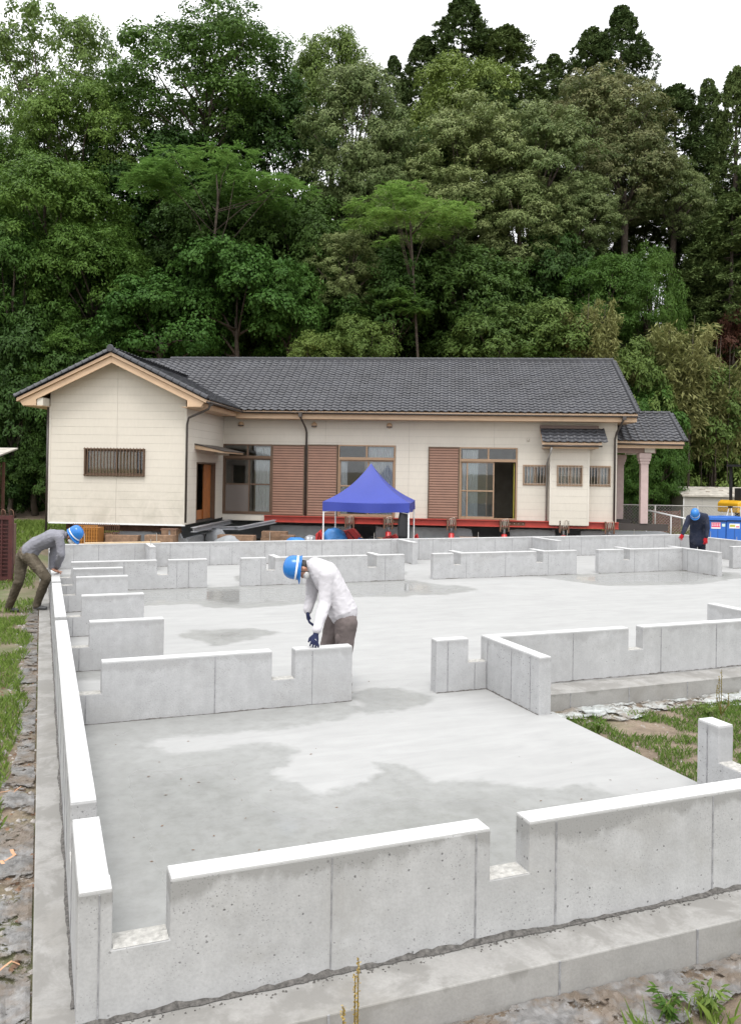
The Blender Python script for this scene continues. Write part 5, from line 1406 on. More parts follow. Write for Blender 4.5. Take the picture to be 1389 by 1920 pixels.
for k in range(4):
    a, b = lc[k], lc[(k+1) % 4]; p = a*.985
    MB().box(p.x-.018, p.x+.018, p.y-.018, p.y+.018, 0, ez-tz0-.02).build('leg', M['tentleg'], tent)
    b2 = b*.985; MB().tube([(p.x, p.y, ez-tz0-.32), ((p.x+b2.x)/2, (p.y+b2.y)/2, ez-tz0-.06), (b2.x, b2.y, ez-tz0-.32)], .011, 6).build('truss_bar', M['tentleg'], tent)
    MB().tube([(p.x*(1-t_/8), p.y*(1-t_/8), ez+(az-ez)*(.55*t_/8+.45*(t_/8)**2.6)-.05-tz0) for t_ in range(9)], .010, 6).build('roof_rib', M['tentleg'], tent)
bp = at_depth(757, 975, 25.05); zt_, zb_ = at_depth(757, 953, 25.05)[2], at_depth(757, 1010, 25.05)[2]
vs = []; fs = []; n_ = 14; rows = 9
for j in range(rows):
    t = j/(rows-1); z = zt_+(zb_-zt_)*t; r0 = .10+.085*math.sin(min(1, t*1.3)*1.6)
    for i in range(n_):
        a = 6.283*i/n_; r1 = r0*(1+.14*math.sin(5*a+t*3)); vs.append((math.cos(a)*r1, math.sin(a)*r1*.7, z-zb_))
for j in range(rows-1):
    for i in range(n_): fs.append((j*n_+i, j*n_+(i+1) % n_, (j+1)*n_+(i+1) % n_, (j+1)*n_+i))
fs += [tuple(range(n_)), tuple(range((rows-1)*n_, rows*n_))]
o = MB().add(vs, fs).build('hanging_cover', M['black'], None, 0, True); o.location = (bp[0], bp[1], zb_)
tag(o, 'black tent bag hanging from the front right tent leg', 'bag')

# ================================================================== right-hand yard
def wpos(px, D): p = at_depth(px, 900, D); return p[0], p[1], tz(p[0], p[1])
def yz(px, py, D): return float(at_depth(px, py, D)[2])
st = thing('porch_step', 'grey concrete porch steps beside the porch columns', 'steps', tuple(hw_(.3, .9, gw(.3, .9))), ANG)
MB().box(0, 2.2, -.4, 2.8, 0, .58).build('landing', M['oldc'], st, .01); MB().box(.3, 2.9, -.85, -.402, 0, .40).build('tread', M['oldc'], st, .01); MB().box(2.202, 2.95, -.4, 2.4, 0, .36).build('tread', M['oldc'], st, .01)
# handrail
xa, ya, za = wpos(1212, 32.5); xb, yb, zb = wpos(1258, 32.0); xc, yc, zc = wpos(1296, 31.6)
hr = thing('handrail', 'white sloping handrail on thin posts right of the porch', 'handrail', (xa, ya, za))
MB().tube([(0, 0, yz(1212, 956, 32.5)-za), (xc-xa, yc-ya, yz(1296, 975, 31.6)-za)], .03, 8).build('rail', M['white_paint'], hr, 0, True)
MB().tube([(0, 0, -.05), (0, 0, yz(1212, 956, 32.5)-za)], .024, 8).build('post', M['white_paint'], hr, 0, True)
MB().tube([(xb-xa, yb-ya, zb-za-.05), (xb-xa, yb-ya, yz(1258, 967, 32.)-za)], .022, 8).build('post', M['white_paint'], hr, 0, True)
MB().tube([(xc-xa, yc-ya, zc-za-.05), (xc-xa, yc-ya, yz(1296, 975, 31.6)-za)], .022, 8).build('post', M['white_paint'], hr, 0, True)
# chain link fence
xa, ya, za = wpos(1150, 35.5); xb, yb, zb = wpos(1470, 34.5)
cf = thing('chain_link_fence', 'grey chain link fence behind the porch and the dark blue worker', 'fence', (xa, ya, za))
d = Vector((xb-xa, yb-ya, 0)); Lf = d.length; d.normalize(); fh = yz(1200, 947, 35.3)-za
def fp(s, z): return (d.x*s, d.y*s, z)
MB().tube([fp(0, fh), fp(Lf, fh)], .022, 8).build('top_rail', M['pvc'], cf, 0, True)
for i in range(5): MB().tube([fp(Lf*i/4, -.1), fp(Lf*i/4, fh)], .03, 8).build('post', M['pvc'], cf, 0, True)
mb = MB(); sp_ = .13; s = -fh
while s < Lf:
    for sg in (1, -1):
        a0, a1 = (s, s+fh) if sg > 0 else (s+fh, s)
        z0, z1 = 0, fh
        if a0 < 0: z0 = -a0 if sg > 0 else z0; a0 = max(a0, 0)
        if a1 < 0: z1 = fh+a1*(1 if sg < 0 else 1); a1 = 0
        if a1 > Lf: z1 = fh-(a1-Lf); a1 = Lf
        if a0 > Lf: z0 = a0-Lf; a0 = Lf
        if z1 > z0: mb.tube([fp(a0, z0), fp(a1, z1)], .0055, 3, False)
    s += sp_
tag(mb.build('wire_mesh', M['pvc'], cf), kind='stuff')
# slatted rust-brown gate
xa, ya, za = wpos(1250, 36.6); sg_ = thing('slatted_gate', 'rust brown slatted gate standing behind the chain link fence', 'gate', (xa, ya, za), -YAW)
zt_ = yz(1250, 956, 36.6)-za; M['slat'] = plain('brown_slat', (.15, .075, .055), .7, var=.2)
for i in range(15): MB().box(-.55, .52, -.02, .02, .05+i*(zt_-.12)/14.5, .05+i*(zt_-.12)/14.5+.05).build('slat', M['slat'], sg_)
for a in (-.62, .53): MB().box(a, a+.07, -.03, .03, 0, zt_).build('post', M['slat'], sg_)
# store shed
xa, ya, za = wpos(1281, 43); ss = thing('store_shed', 'low grey metal store shed behind the fence on the right', 'shed', (xa, ya, za), -YAW-.06)
M['shedwall'] = plain('grey_beige_sheet', (.40, .385, .35), .5, var=.06); M['shedroof'] = plain('weathered_sheet_roof', (.42, .39, .34), .7, var=.3, sc=3)
sh = yz(1290, 931, 43)-za; sr_ = yz(1310, 921, 43.8)-za
MB().box(0, 4.2, 0, 2.0, 0, sh).build('wall', M['shedwall'], ss)
for i in range(1, 5): MB().box(i*.94-.012, i*.94+.012, -.012, .0, .02, sh-.02).build('panel_joint', M['pvc'], ss)
MB().box(-.02, .03, -.03, -.013, 0, sh).build('corner_post', M['white_paint'], ss)
MB().prism([(-.12, sh+.0), (-.12, sh+.09), (2.2, sr_+.22), (2.2, sr_+.1)], lambda u, v, t: (t, u, v), -.1, 4.35).build('roof', M['shedroof'], ss)
for i in range(14):
    u = random.uniform(.1, 2.0); x = random.uniform(0, 4.0); z = sh+.09+(sr_+.13-sh)*(u+.12)/2.32
    MB().box(x, x+random.uniform(.08, .3), u, u+.12, z+.002, z+.02).build('roof_debris', M['litter'], ss)
# two blue machines
M['bluebox'] = plain('blue_steel_cabinet', (.025, .13, .48), .4, var=.06)
def blue_box(px0, px1, lab, st_, D=30.2):
    xa, ya, za = wpos(px0, D); w = (px1-px0)/F*D*1.0; h = yz(px0, 969, D)-za
    o = thing('compressor_cabinet', lab, 'machine', (xa, ya, za), -YAW-.1, 'blue cabinets on the right')
    MB().box(0, w, 0, .9, .1, h-.13).build('cabinet', M['bluebox'], o, .015); MB().box(-.04, w+.03, -.05, .95, h-.125, h).build('lid', M['bluebox'], o, .02)
    MB().box(.02, w-.02, -.04, .85, h-.15, h-.131).build('lid_seal', M['black'], o)
    for a in (.1, w-.2): MB().box(a, a+.1, .1, .8, 0, .098).build('foot', M['black'], o)
    MB().box(w*.5-.004, w*.5+.004, -.004, 0, .12, h-.16).build('door_joint', M['black'], o)
    wt = M['white_paint']
    if st_ == 0:
        p_ = MB().box(.05, .37, -.007, -.001, h-.42, h-.19).build('sticker', wt, o); M['pinkp'] = plain('red_print', (.62, .05, .14), .6)
        MB().box(.055, .365, -.009, -.0072, h-.37, h-.20).build('print_band', M['pinkp'], p_)
        for i in range(4):
            u = .075+i*.075; MB().box(u, u+.05, -.0105, -.0092, h-.26, h-.24).box(u+.02, u+.03, -.0105, -.0092, h-.34, h-.262).box(u, u+.05, -.0105, -.0092, h-.31, h-.295).build('lettering', wt, p_)
        MB().box(.42, .53, -.006, -.001, h-.34, h-.24).build('sticker', plain('pale_green_sticker', (.55, .7, .62), .5), o)
    else:
        p_ = MB().box(.10, .46, -.007, -.001, h-.41, h-.24).build('sticker', wt, o)
        MB().box(.12, .30, -.009, -.0072, h-.36, h-.28).build('print_band', plain('olive_print', (.45, .42, .06), .6), p_); MB().box(.33, .44, -.009, -.0072, h-.37, h-.33).build('print_band', M['pinkp'], p_)
    return o
blue_box(1331, 1360, 'blue steel cabinet with a red lettered sticker behind the dark blue worker', 0)
blue_box(1362, 1392, 'blue steel cabinet with a yellowish sticker at the right edge', 1)
MB_ = wpos(1340, 31.6); o = MB().lathe([(.001, 0), (.12, 0), (.13, .1), (.10, .9), (.08, 1.15), (.05, 1.2), (.001, 1.2)], n=14).build('gas_bottle', M['tarp'], None, 0, True); o.location = MB_
tag(o, 'light blue bottle sticking up behind the blue cabinets', 'bottle')
xa, ya, za = wpos(1369, 32.2); tp = thing('tripod', 'white legged tripod behind the blue cabinets', 'tripod', (xa, ya, za)); zt_ = yz(1369, 951, 32.2)-za
for a in (.4, 2.5, 4.6): MB().tube([(math.cos(a)*.42, math.sin(a)*.42, 0), (math.cos(a)*.04, math.sin(a)*.04, zt_)], .02, 6).build('leg', M['white_paint'], tp)
MB().lathe([(.07, zt_-.03), (.09, zt_), (.09, zt_+.04), (.001, zt_+.05)], n=10).build('head', M['black'], tp)
# excavator
xa, ya, za = wpos(1400, 37); ex = thing('excavator', 'small yellow excavator cut by the right edge of the picture', 'excavator', (xa, ya, za), -YAW+.2)
M['yellow'] = plain('yellow_machine_paint', (.66, .36, .02), .4, var=.08)
b0, b1 = yz(1385, 962, 37)-za, yz(1385, 939, 37)-za
for yy in (-.2, 1.1): MB().prism([(-.5, .1), (-.35, 0), (1.5, 0), (1.7, .15), (1.7, .35), (1.5, .48), (-.35, .48), (-.5, .35)], lambda u, v, t: (u, t, v), yy, yy+.32).build('track', M['black'], ex, .03)
MB().box(.1, 1.1, .2, 1.0, .3, b0-.04).build('turntable', M['black'], ex)
MB().prism([(-.55, b0), (1.6, b0), (1.6, b1), (-.4, b1), (-.55, b1-.12)], lambda u, v, t: (u, t, v), -.15, 1.35).build('body', M['yellow'], ex, .05)
cb_ = MB()
for a, c in ((-.3, -.1), (-.3, .75), (.75, -.1), (.75, .75)): cb_.box(a, a+.1, c, c+.1, b1, b1+1.5)
cb_.box(-.4, .9, -.18, .92, b1+1.5, b1+1.6).build('cab_frame', M['black'], ex)
MB().box(-.2, .2, .2, .6, b1, b1+.55).build('seat', M['black'], ex)
MB().tube([(1.6, .9, b1-.1), (2.4, .9, b1+1.4), (3.4, .9, b1+.9)], [.14, .16, .1], 8).build('boom', M['yellow'], ex); MB().tube([(3.4, .9, b1+.9), (3.3, .9, .2)], [.1, .08], 8).build('arm', M['yellow'], ex)
MB().box(3.1, 3.5, .6, 1.2, .0, .35).build('bucket', M['black'], ex, .06)

# ================================================================== left edge
xa, ya, za = wpos(-40, 33); sh_ = thing('old_shed', 'old brown timber shed with tin roof at the left edge', 'shed', (xa, ya, za), -YAW)
ze = yz(12, 866, 33)-za
for i in range(10): MB().box(-.02-.26*(i+1), -.03-.26*i, 0, .03, .1, ze-.05).build('plank', M['rust'], sh_)
MB().box(-.06, .06, -.08, .06, 0, ze).build('post', M['slat'], sh_); MB().box(-2.7, -2.58, -.08, .06, 0, ze).build('post', M['slat'], sh_)
for i in range(6): MB().box(-.12, -.1, .07+i*.36, .41+i*.36, .1, ze-.05).build('plank', M['slat'], sh_)
MB().box(-.05, .05, 2.2, 2.3, 0, ze).build('post', M['slat'], sh_)
MB().prism([(-.5, ze-.04), (2.6, ze+.55), (2.6, ze+.61), (-.5, ze+.02)], lambda u, v, t: (t, u, v), -3.0, .45).build('roof', M['shedroof'], sh_)
MB().box(-2.9, .42, -.48, -.42, ze-.10, ze-.045).build('roof_edge', M['gutter'], sh_)
xa, ya, za = wpos(13, 19.3); cg = thing('lattice_rack', 'dark red metal lattice rack standing on the lawn at the left edge', 'rack', (xa, ya, za), -YAW+.05)
M['maroon'] = plain('maroon_painted_steel', (.06, .012, .011), .5, var=.2)
ht = yz(13, 966, 19.3)-za; wd = 1.3
for a in (-wd, .08): MB().box(a, a+.09, -.05, .05, 0, ht).build('post', M['maroon'], cg)
for z in (.05, ht-.1): MB().box(-wd+.09, .08, -.045, .045, z, z+.09).build('rail', M['maroon'], cg)
for i in range(14): MB().box(-wd+.09, .08, -.012, .012, .2+i*(ht-.35)/14, .225+i*(ht-.35)/14).build('bar', M['maroon'], cg)
for i in range(10): MB().box(-wd+.13+i*.12, -.0-wd+.155+i*.12, -.026, -.0125, .14, ht-.1).build('bar', M['maroon'], cg)
MB().box(-wd+.09, .08, .05, .07, .1, ht-.05).build('back_panel', M['maroon'], cg)
for k, a in enumerate((-.05, .13)): MB().tube([(a-.05, 0, ht-.02), (a-.055, 0, ht+.1), (a-.02, 0, ht+.14), (a+.03, 0, ht+.1), (a+.05, 0, ht-.03)], .01, 6).build('wire_loop', M['rust'], cg, 0, True)
xa, ya, za = wpos(24, 20.6); o = MB().box(-.35, .11, -.03, .03, yz(24, 1058, 20.6)-za, yz(24, 981, 20.6)-za).box(-.3, -.24, -.03, .03, 0, .5).box(.0, .06, .031, .06, -.02, .7).build('board', plain('brown_board', (.11, .07, .05), .8), None, .01)
o.location = (xa, ya, za); o.rotation_euler = (0, 0, -YAW); tag(o, 'dark brown notice board standing behind the maroon rack', 'board')
# ================================================================== people
M['skin'] = plain('skin', (.42, .22, .15), .5, var=.1, sc=12)
M['hair'] = plain('black_hair', (.015, .013, .012), .6)
M['helmet'] = plain('blue_helmet_plastic', (.012, .145, .44), .25, var=.05, sc=3)
M['stripe'] = plain('white_reflective_stripe', (.72, .74, .76), .4, var=.03)
M['mask'] = plain('white_mask_cloth', (.72, .72, .70), .85, var=.04)
def cloth(name, c, wr=.5, dirt=None, sc=9):
    m = NT(name); n = m.noise(3.5, 5); b = np.array(c)
    cc_ = m.ramp(n, [(.3, tuple(b*.84)), (.7, tuple(np.minimum(1, b*1.1)))])
    if dirt: cc_ = m.mix(m.math('MULTIPLY', m.ramp(m.noise(4.5, 5, .7), [(.5, 0.), (.66, 1.)]), .7), cc_, dirt)
    m.col(cc_); m.rough(.9); m.b.inputs['Specular IOR Level'].default_value = .2
    m.bump(m.math('ADD', m.noise(sc, 4, .5, dist=1.), m.math('MULTIPLY', m.noise(220, 2), .25)), wr, .007); return m.mat
def ell(mb, c, X, Y, Z, n=12):
    c, X, Y, Z = Vector(c), Vector(X), Vector(Y), Vector(Z); vs = []; fs = []; h = n//2
    for i in range(1, h):
        t = math.pi*i/h
        for j in range(n): a = 2*math.pi*j/n; vs.append(c+X*(math.sin(t)*math.cos(a))+Y*(math.sin(t)*math.sin(a))+Z*math.cos(t))
    k = len(vs); vs += [c+Z, c-Z]
    for i in range(h-2):
        for j in range(n): fs.append((i*n+j, (i+1)*n+j, (i+1)*n+(j+1) % n, i*n+(j+1) % n))
    for j in range(n): fs += [(k, j, (j+1) % n), (k+1, (h-2)*n+(j+1) % n, (h-2)*n+j)]
    mb.add(vs, fs)
def sweep(mb, pts, rs, side=None, step=.5):
    """chain of overlapping ellipsoids through pts; rs = radius or (side radius, front radius)"""
    pts = [Vector(p) for p in pts]
    rs = [(r, r) if not isinstance(r, tuple) else r for r in rs]
    for i in range(len(pts)-1):
        a, b = pts[i], pts[i+1]; d = b-a; L_ = d.length; dn = d.normalized()
        s = Vector(side) if side is not None else dn.orthogonal(); s = (s-dn*s.dot(dn)).normalized(); f = dn.cross(s)
        n = max(2, int(L_/(step*min(rs[i][1], rs[i+1][1])))+1)
        for k in range(n+1):
            t = k/n; r0 = rs[i][0]*(1-t)+rs[i+1][0]*t; r1 = rs[i][1]*(1-t)+rs[i+1][1]*t
            ell(mb, a.lerp(b, t), s*r0, f*r1, dn*min(r0, r1))
TMP = bpy.data.scenes.new('scratch')       # sculpting scene, removed at the end
def fuse(mb, name, mat, parent, voxel=.014, smooth=6, wrinkle=0, wf=9, org=Vector()):
    me = mb.mesh('tmp'); o = bpy.data.objects.new('tmp', me); TMP.collection.objects.link(o)
    m1 = o.modifiers.new('r', 'REMESH'); m1.mode = 'VOXEL'; m1.voxel_size = voxel
    m2 = o.modifiers.new('s', 'SMOOTH'); m2.factor = .5; m2.iterations = smooth
    vl = TMP.view_layers[0]; vl.update(); dg = vl.depsgraph
    nm = bpy.data.meshes.new_from_object(o.evaluated_get(dg)); bpy.data.objects.remove(o)
    nm.name = name
    if wrinkle:
        for v in nm.vertices:
            p = v.co*wf; w = .8*noise.noise((p.x*.7, p.y*.7, p.z*.9))+1.6*abs(noise.noise((p.x*.9+p.z*1.1+3, p.y*.9, p.z*1.9-p.x*1.2)))-.4
            v.co += v.normal*(w*wrinkle)
    nm.transform(Matrix.Translation(-org)); nm.materials.clear(); nm.materials.append(mat)
    nm.polygons.foreach_set('use_smooth', [True]*len(nm.polygons))
    return link(name, nm, parent)
def hand(mb, wrist, knuck, tip, palmn, thumb_side, curl=.5, spread=1.):
    """palm and five fingers: wrist -> knuckles -> finger tips; palmn = out of the palm"""
    w, k, t = Vector(wrist), Vector(knuck), Vector(tip); d = (k-w).normalized(); n = Vector(palmn); n = (n-d*n.dot(d)).normalized(); s = d.cross(n).normalized()*thumb_side
    sweep(mb, [w, w.lerp(k, .5), k], [(.034, .027), (.047, .024), (.049, .021)], s)
    fd = (t-k); L_ = fd.length; fd.normalize()
    for off, ln in ((.036, .92), (.012, 1.), (-.013, .95), (-.037, .76)):
        a = k+s*off; mid = a+fd*(L_*.5*ln)+s*off*.25*spread-n*.006; e = a+fd*(L_*ln)*(1-.12*curl)+n*(L_*.35*curl)+s*off*.4*spread
        sweep(mb, [a, mid, e], [.0128, .012, .0105])
    b = w.lerp(k, .28)+s*.03; m_ = b+s*.028+d*.035+n*.012; e = m_+d*.035+n*.016+s*.002
    sweep(mb, [b, m_, e], [.017, .015, .012])
def person(label, D0, J, org_z, col, grp=None):
    def P(k):
        q = J[k]; return Vector(at_depth(q[0], q[1], D0+q[2]))
    org = Vector(at_depth(*J['foot'][:2], D0)); org.z = org_z
    return P, org
def helmet(parent, c, up, front, org, s=1.0):
    up = Vector(up).normalized(); f = Vector(front); f = (f-up*f.dot(up)).normalized(); r = f.cross(up)
    Mx = Matrix(((r.x, f.x, up.x, c.x-org.x), (r.y, f.y, up.y, c.y-org.y), (r.z, f.z, up.z, c.z-org.z), (0, 0, 0, 1)))
    vs = []; fs = []; n = 28; rings = [(1.0, 0), (1.0, .045), (.985, .075), (.95, .1), (.86, .135), (.70, .162), (.5, .178), (.25, .187), (.05, .19)]
    for k, (q, z) in enumerate(rings):
        for j in range(n):
            a = 2*math.pi*j/n; ridge = 1+.02*(abs(math.cos(a)) < .18)*(.3 < q < .97)
            vs.append((.112*q*math.cos(a)*s*ridge, .135*q*math.sin(a)*s*ridge, z*s))
    for k in range(len(rings)-1):
        for j in range(n): fs.append((k*n+j, k*n+(j+1) % n, (k+1)*n+(j+1) % n, (k+1)*n+j))
    fs.append(tuple(range((len(rings)-1)*n, len(rings)*n)))
    # brim, deeper at the front
    b0 = len(vs)
    for j in range(n):
        a = 2*math.pi*j/n; e = .010+.034*max(0, math.sin(a))**2
        for (dr, dz) in ((0, .006), (e, -.012*max(0, math.sin(a))), (e, -.008-.012*max(0, math.sin(a))), (-.006, -.006)):
            vs.append(((.112+dr)*math.cos(a)*s, (.135+dr)*math.sin(a)*s, dz*s))
    for j in range(n):
        for q in range(4): fs.append((b0+j*4+q, b0+((j+1) % n)*4+q, b0+((j+1) % n)*4+(q+1) % 4, b0+j*4+(q+1) % 4))
    h = MB().add(vs, fs).build('helmet', M['helmet'], parent, 0, True); h.matrix_basis = Mx
    vs = []; fs = []
    for j in range(n):
        a = 2*math.pi*j/n
        for z in (.030, .050): vs.append((.1145*math.cos(a)*s, .1375*math.sin(a)*s, z*s))
    for j in range(n): q = (j+1) % n; fs.append((2*j, 2*q, 2*q+1, 2*j+1))
    MB().add(vs, fs).build('stripe', M['stripe'], h, 0, True)
    for a0 in (.35, 2.8):
        pts = [(.10*math.cos(a0)*s*(1-.12*t), .10*math.sin(a0)*s*(1-.2*t), -.02*t*3*s) for t in range(3)]
        MB().tube(pts, .005, 5).build('strap', M['black'], h)
    return h
def head(mb, c, up, front):
    up = Vector(up).normalized(); f = Vector(front); f = (f-up*f.dot(up)).normalized(); r = f.cross(up)
    ell(mb, c+up*.015, r*.075, f*.095, up*.108, 16); ell(mb, c+f*.035-up*.06, r*.056, f*.055, up*.055)
    ell(mb, c+f*.098-up*.015, r*.014, f*.02, up*.026, 8); ell(mb, c+f*.088-up*.06, r*.026, f*.014, up*.012, 8)
    for s in (-1, 1): ell(mb, c+r*.078*s-f*.005-up*.005, r*.012, f*.022, up*.032, 8); ell(mb, c+f*.085+r*.03*s+up*.012, r*.018, f*.012, up*.008, 8)
    return r, f, up
def face_bits(parent, c, up, front, org, mask=True, hair=True):
    up = Vector(up).normalized(); f = Vector(front); f = (f-up*f.dot(up)).normalized(); r = f.cross(up)
    for s in (-1, 1):
        b = MB(); ell(b, c+f*.089+r*.031*s+up*.005-org, r*.011, f*.007, up*.006, 8); b.build('eye', M['hair'], parent, 0, True)
    if mask:
        b = MB(); ell(b, c+f*.055-up*.052-org, r*.066, f*.062, up*.052, 14); b.build('face_mask', M['mask'], parent, 0, True)
    if hair:
        b = MB(); ell(b, c-f*.03+up*.0-org, r*.079, f*.075, up*.075, 14); b.build('hair', M['hair'], parent, 0, True)
def shoe(parent, ankle, heel, toe, gz, org, mat):
    d = Vector(toe)-Vector(heel); d.z = 0; L_ = d.length; d.normalize(); s = d.cross(Vector((0, 0, 1))); b = MB(); h = Vector(heel); h.z = gz
    sweep(b, [h+Vector((0, 0, .045))+d*.03, h+d*L_*.55+Vector((0, 0, .04)), h+d*(L_-.04)+Vector((0, 0, .033))], [(.038, .042), (.047, .038), (.042, .03)], s)
    sweep(b, [h+d*.05+Vector((0, 0, .05)), Vector(ankle)], [.045, .045])
    o = fuse(b, 'shoe', mat, parent, .01, 4, org=org)
    for v in o.data.vertices: v.co.z = max(v.co.z, gz-org.z+.002)

def make_person(label, D0, J, gz, ax, cl, hands_, wr=.007, lean_front=None, build=1.0, gl=None, cargo=False, skirt=None):
    """J: joints as (pixel x, pixel y, depth offset). ax: side axis (towards the person's right)"""
    P = lambda k: Vector(at_depth(J[k][0], J[k][1], D0+J[k][2]))
    org = P('pelvis').copy(); org.z = gz
    root = thing('person', label, 'person', tuple(org))
    side = Vector(ax).normalized(); up = P('crown')-P('head'); up.normalize(); fr = P('nose')-P('head')
    b = build
    # body: one continuous figure
    mb = MB()
    sweep(mb, [P('pelvis'), P('waist'), P('chest'), P('neck')], [(.14*b, .10*b), (.13*b, .09*b), (.15*b, .10*b), (.07, .06)], side)
    sweep(mb, [P('neck'), P('head')], [.052, .05])
    head(mb, P('head'), up, fr)
    for q in 'rl':
        sweep(mb, [P('chest').lerp(P('neck'), .5), P('sh_'+q), P('el_'+q), P('wr_'+q)], [.06, .050, .038, .027])
        sweep(mb, [P('pelvis'), P('hip_'+q), P('kn_'+q), P('an_'+q)], [.09, .082, .052, .038])
        w, k, t = hands_[q]['w'], hands_[q]['k'], hands_[q]['t']
        if not gl: hand(mb, w, k, t, hands_[q]['n'], hands_[q]['s'], hands_[q].get('curl', .4))
    bo = fuse(mb, 'body', M['skin'], root, .0075 if not gl else .012, 3, org=org)
    # shirt
    mb = MB(); hem = P('hem') if 'hem' in J else P('pelvis')
    sweep(mb, [hem, P('waist'), P('chest'), P('chest').lerp(P('neck'), .8)], skirt or [(.185*b, .15*b), (.175*b, .135*b), (.19*b, .14*b), (.11*b, .09*b)], side, .24)
    for q in 'rl':
        sweep(mb, [P('chest').lerp(P('neck'), .45), P('sh_'+q), P('el_'+q), P('wr_'+q).lerp(P('el_'+q), .06)], [.10*b, .078*b, .064*b, .046*b], None, .3)
    so = fuse(mb, 'shirt', cl['shirt'], root, .013, 5, wr, 10, org)
    mb = MB(); sweep(mb, [P('neck').lerp(P('chest'), .25), P('neck').lerp(P('head'), .3)], [.078, .066]); fuse(mb, 'collar', cl['shirt'], root, .012, 3, .003, 12, org)
    # trousers
    mb = MB(); sweep(mb, [P('pelvis').lerp(P('waist'), .5), P('pelvis')], [(.155*b, .12*b), (.165*b, .135*b)], side)
    for q in 'rl':
        sweep(mb, [P('hip_'+q), P('kn_'+q), P('an_'+q)], [.115*b, .085*b, .066*b], None, .3)
    to = fuse(mb, 'trousers', cl['trousers'], root, .013, 5, wr, 11, org)
    if cargo:
        for q in ('l',):
            c = P('hip_'+q).lerp(P('kn_'+q), .42); n_ = -Vector((CW[0], CW[1], 0)); d = (P('kn_'+q)-P('hip_'+q)).normalized(); s = d.cross(n_).normalized()
            b2 = MB(); ell(b2, c+n_*.075+s*.05-org, s*.065, n_*.03, d*.08, 12); b2.build('cargo_pocket', cl['trousers'], to, 0, True)
    if gl:
        for q in 'rl':
            mb = MB(); hand(mb, hands_[q]['w'], hands_[q]['k'], hands_[q]['t'], hands_[q]['n'], hands_[q]['s'], hands_[q].get('curl', .4))
            wv = Vector(hands_[q]['w']); e = P('el_'+q); sweep(mb, [wv, wv+(e-wv).normalized()*.09], [.033, .037])
            fuse(mb, 'glove', gl, root, .0055, 3, org=org)
    hc = P('head')+up*.035
    helmet(root, hc, up, fr, org, 1.06)
    face_bits(root, P('head'), up, fr, org)
    for q in 'rl':
        an = P('an_'+q); g2 = J.get('gz_'+q, gz); fd = cl['toe'][q] if isinstance(cl['toe'], dict) else cl['toe']; fd = Vector(fd).normalized()
        h = Vector((an.x, an.y, g2))-fd*.06; shoe(root, an, h, h+fd*.27, g2, org, cl['shoe'])
    return root, P
RV, FV = Vector((CR[0], CR[1], 0)).normalized(), Vector((CW[0], CW[1], 0)).normalized()
UP = Vector((0, 0, 1))
M['navyglove'] = cloth('navy_knit_glove', (.018, .022, .055), .3); M['redglove'] = cloth('red_rubber_glove', (.38, .012, .018), .2)
M['shoe'] = plain('dark_work_shoe', (.035, .033, .032), .7)
# --- worker in white, leaning on the room wall
DA = 9.95
pw = Vector(at_z(588, 1211, .668)); wallz = .622
dh = at_z(588, 1214, wallz); kx = Vector(dh)
hand_l_k = Vector(at_depth(590, 1204, float((np.array(kx)-CP)@CW)+.01)); hand_l_t = Vector((kx.x, kx.y-.02, wallz+.008))
hand_l_w = Vector(at_depth(592, 1190, float((np.array(kx)-CP)@CW)+.07))
dA = float((np.array(hand_l_w)-CP)@CW)-DA
JA = dict(pelvis=(644, 1152, 0), waist=(634, 1122, 0), chest=(610, 1078, 0), neck=(586, 1057, 0), head=(568, 1066, 0), crown=(538, 1062, -.02), nose=(566, 1096, -.02), hem=(643, 1146, 0), foot=(640, 1285, 0),
    sh_l=(612, 1080, -.17), el_l=(609, 1132, -.22), wr_l=(593, 1184, dA), sh_r=(588, 1078, .17), el_r=(584, 1118, .2), wr_r=(577, 1145, .1),
    hip_l=(649, 1168, -.10), kn_l=(644, 1232, -.08), an_l=(648, 1285, -.05), hip_r=(630, 1166, .10), kn_r=(612, 1226, .12), an_r=(610, 1278, .12))
hr_w = Vector(at_depth(577, 1146, DA+.1)); hr_k = Vector(at_depth(578, 1160, DA+.08)); hr_t = Vector(at_depth(585, 1175, DA+.05))
clA = dict(shirt=cloth('white_work_shirt', (.50, .485, .505), 1.0), trousers=cloth('grey_brown_cargo_cloth', (.145, .12, .115), .4, (.09, .075, .07)), shoe=M['shoe'], toe=-RV)
wa, PA = make_person('worker in white shirt and blue helmet bending over the room wall', DA, JA, 0, FV, clA,
    dict(l=dict(w=hand_l_w, k=hand_l_k, t=hand_l_t, n=FV*.6-RV*.2+UP*.1, s=-1, curl=.1), r=dict(w=hr_w, k=hr_k, t=hr_t, n=RV, s=1, curl=.6)), .006, gl=M['navyglove'], cargo=True, build=1.2)
# white emblem on the back of the glove
cc_ = hand_l_w.lerp(hand_l_k, .72)-FV*.021-wa.location
mb = MB()
for k in range(3):
    a = k*math.pi/3; d = RV*math.cos(a)+UP*math.sin(a); s = (UP*math.cos(a)-RV*math.sin(a))*.004
    mb.add([cc_-d*.017-s, cc_+d*.017-s, cc_+d*.017+s, cc_-d*.017+s, cc_-d*.017-s+FV*.004, cc_+d*.017-s+FV*.004, cc_+d*.017+s+FV*.004, cc_-d*.017+s+FV*.004], [(0, 1, 2, 3), (7, 6, 5, 4), (0, 4, 5, 1), (1, 5, 6, 2), (2, 6, 7, 3), (3, 7, 4, 0)])
mb.build('glove_emblem', M['stripe'], wa)
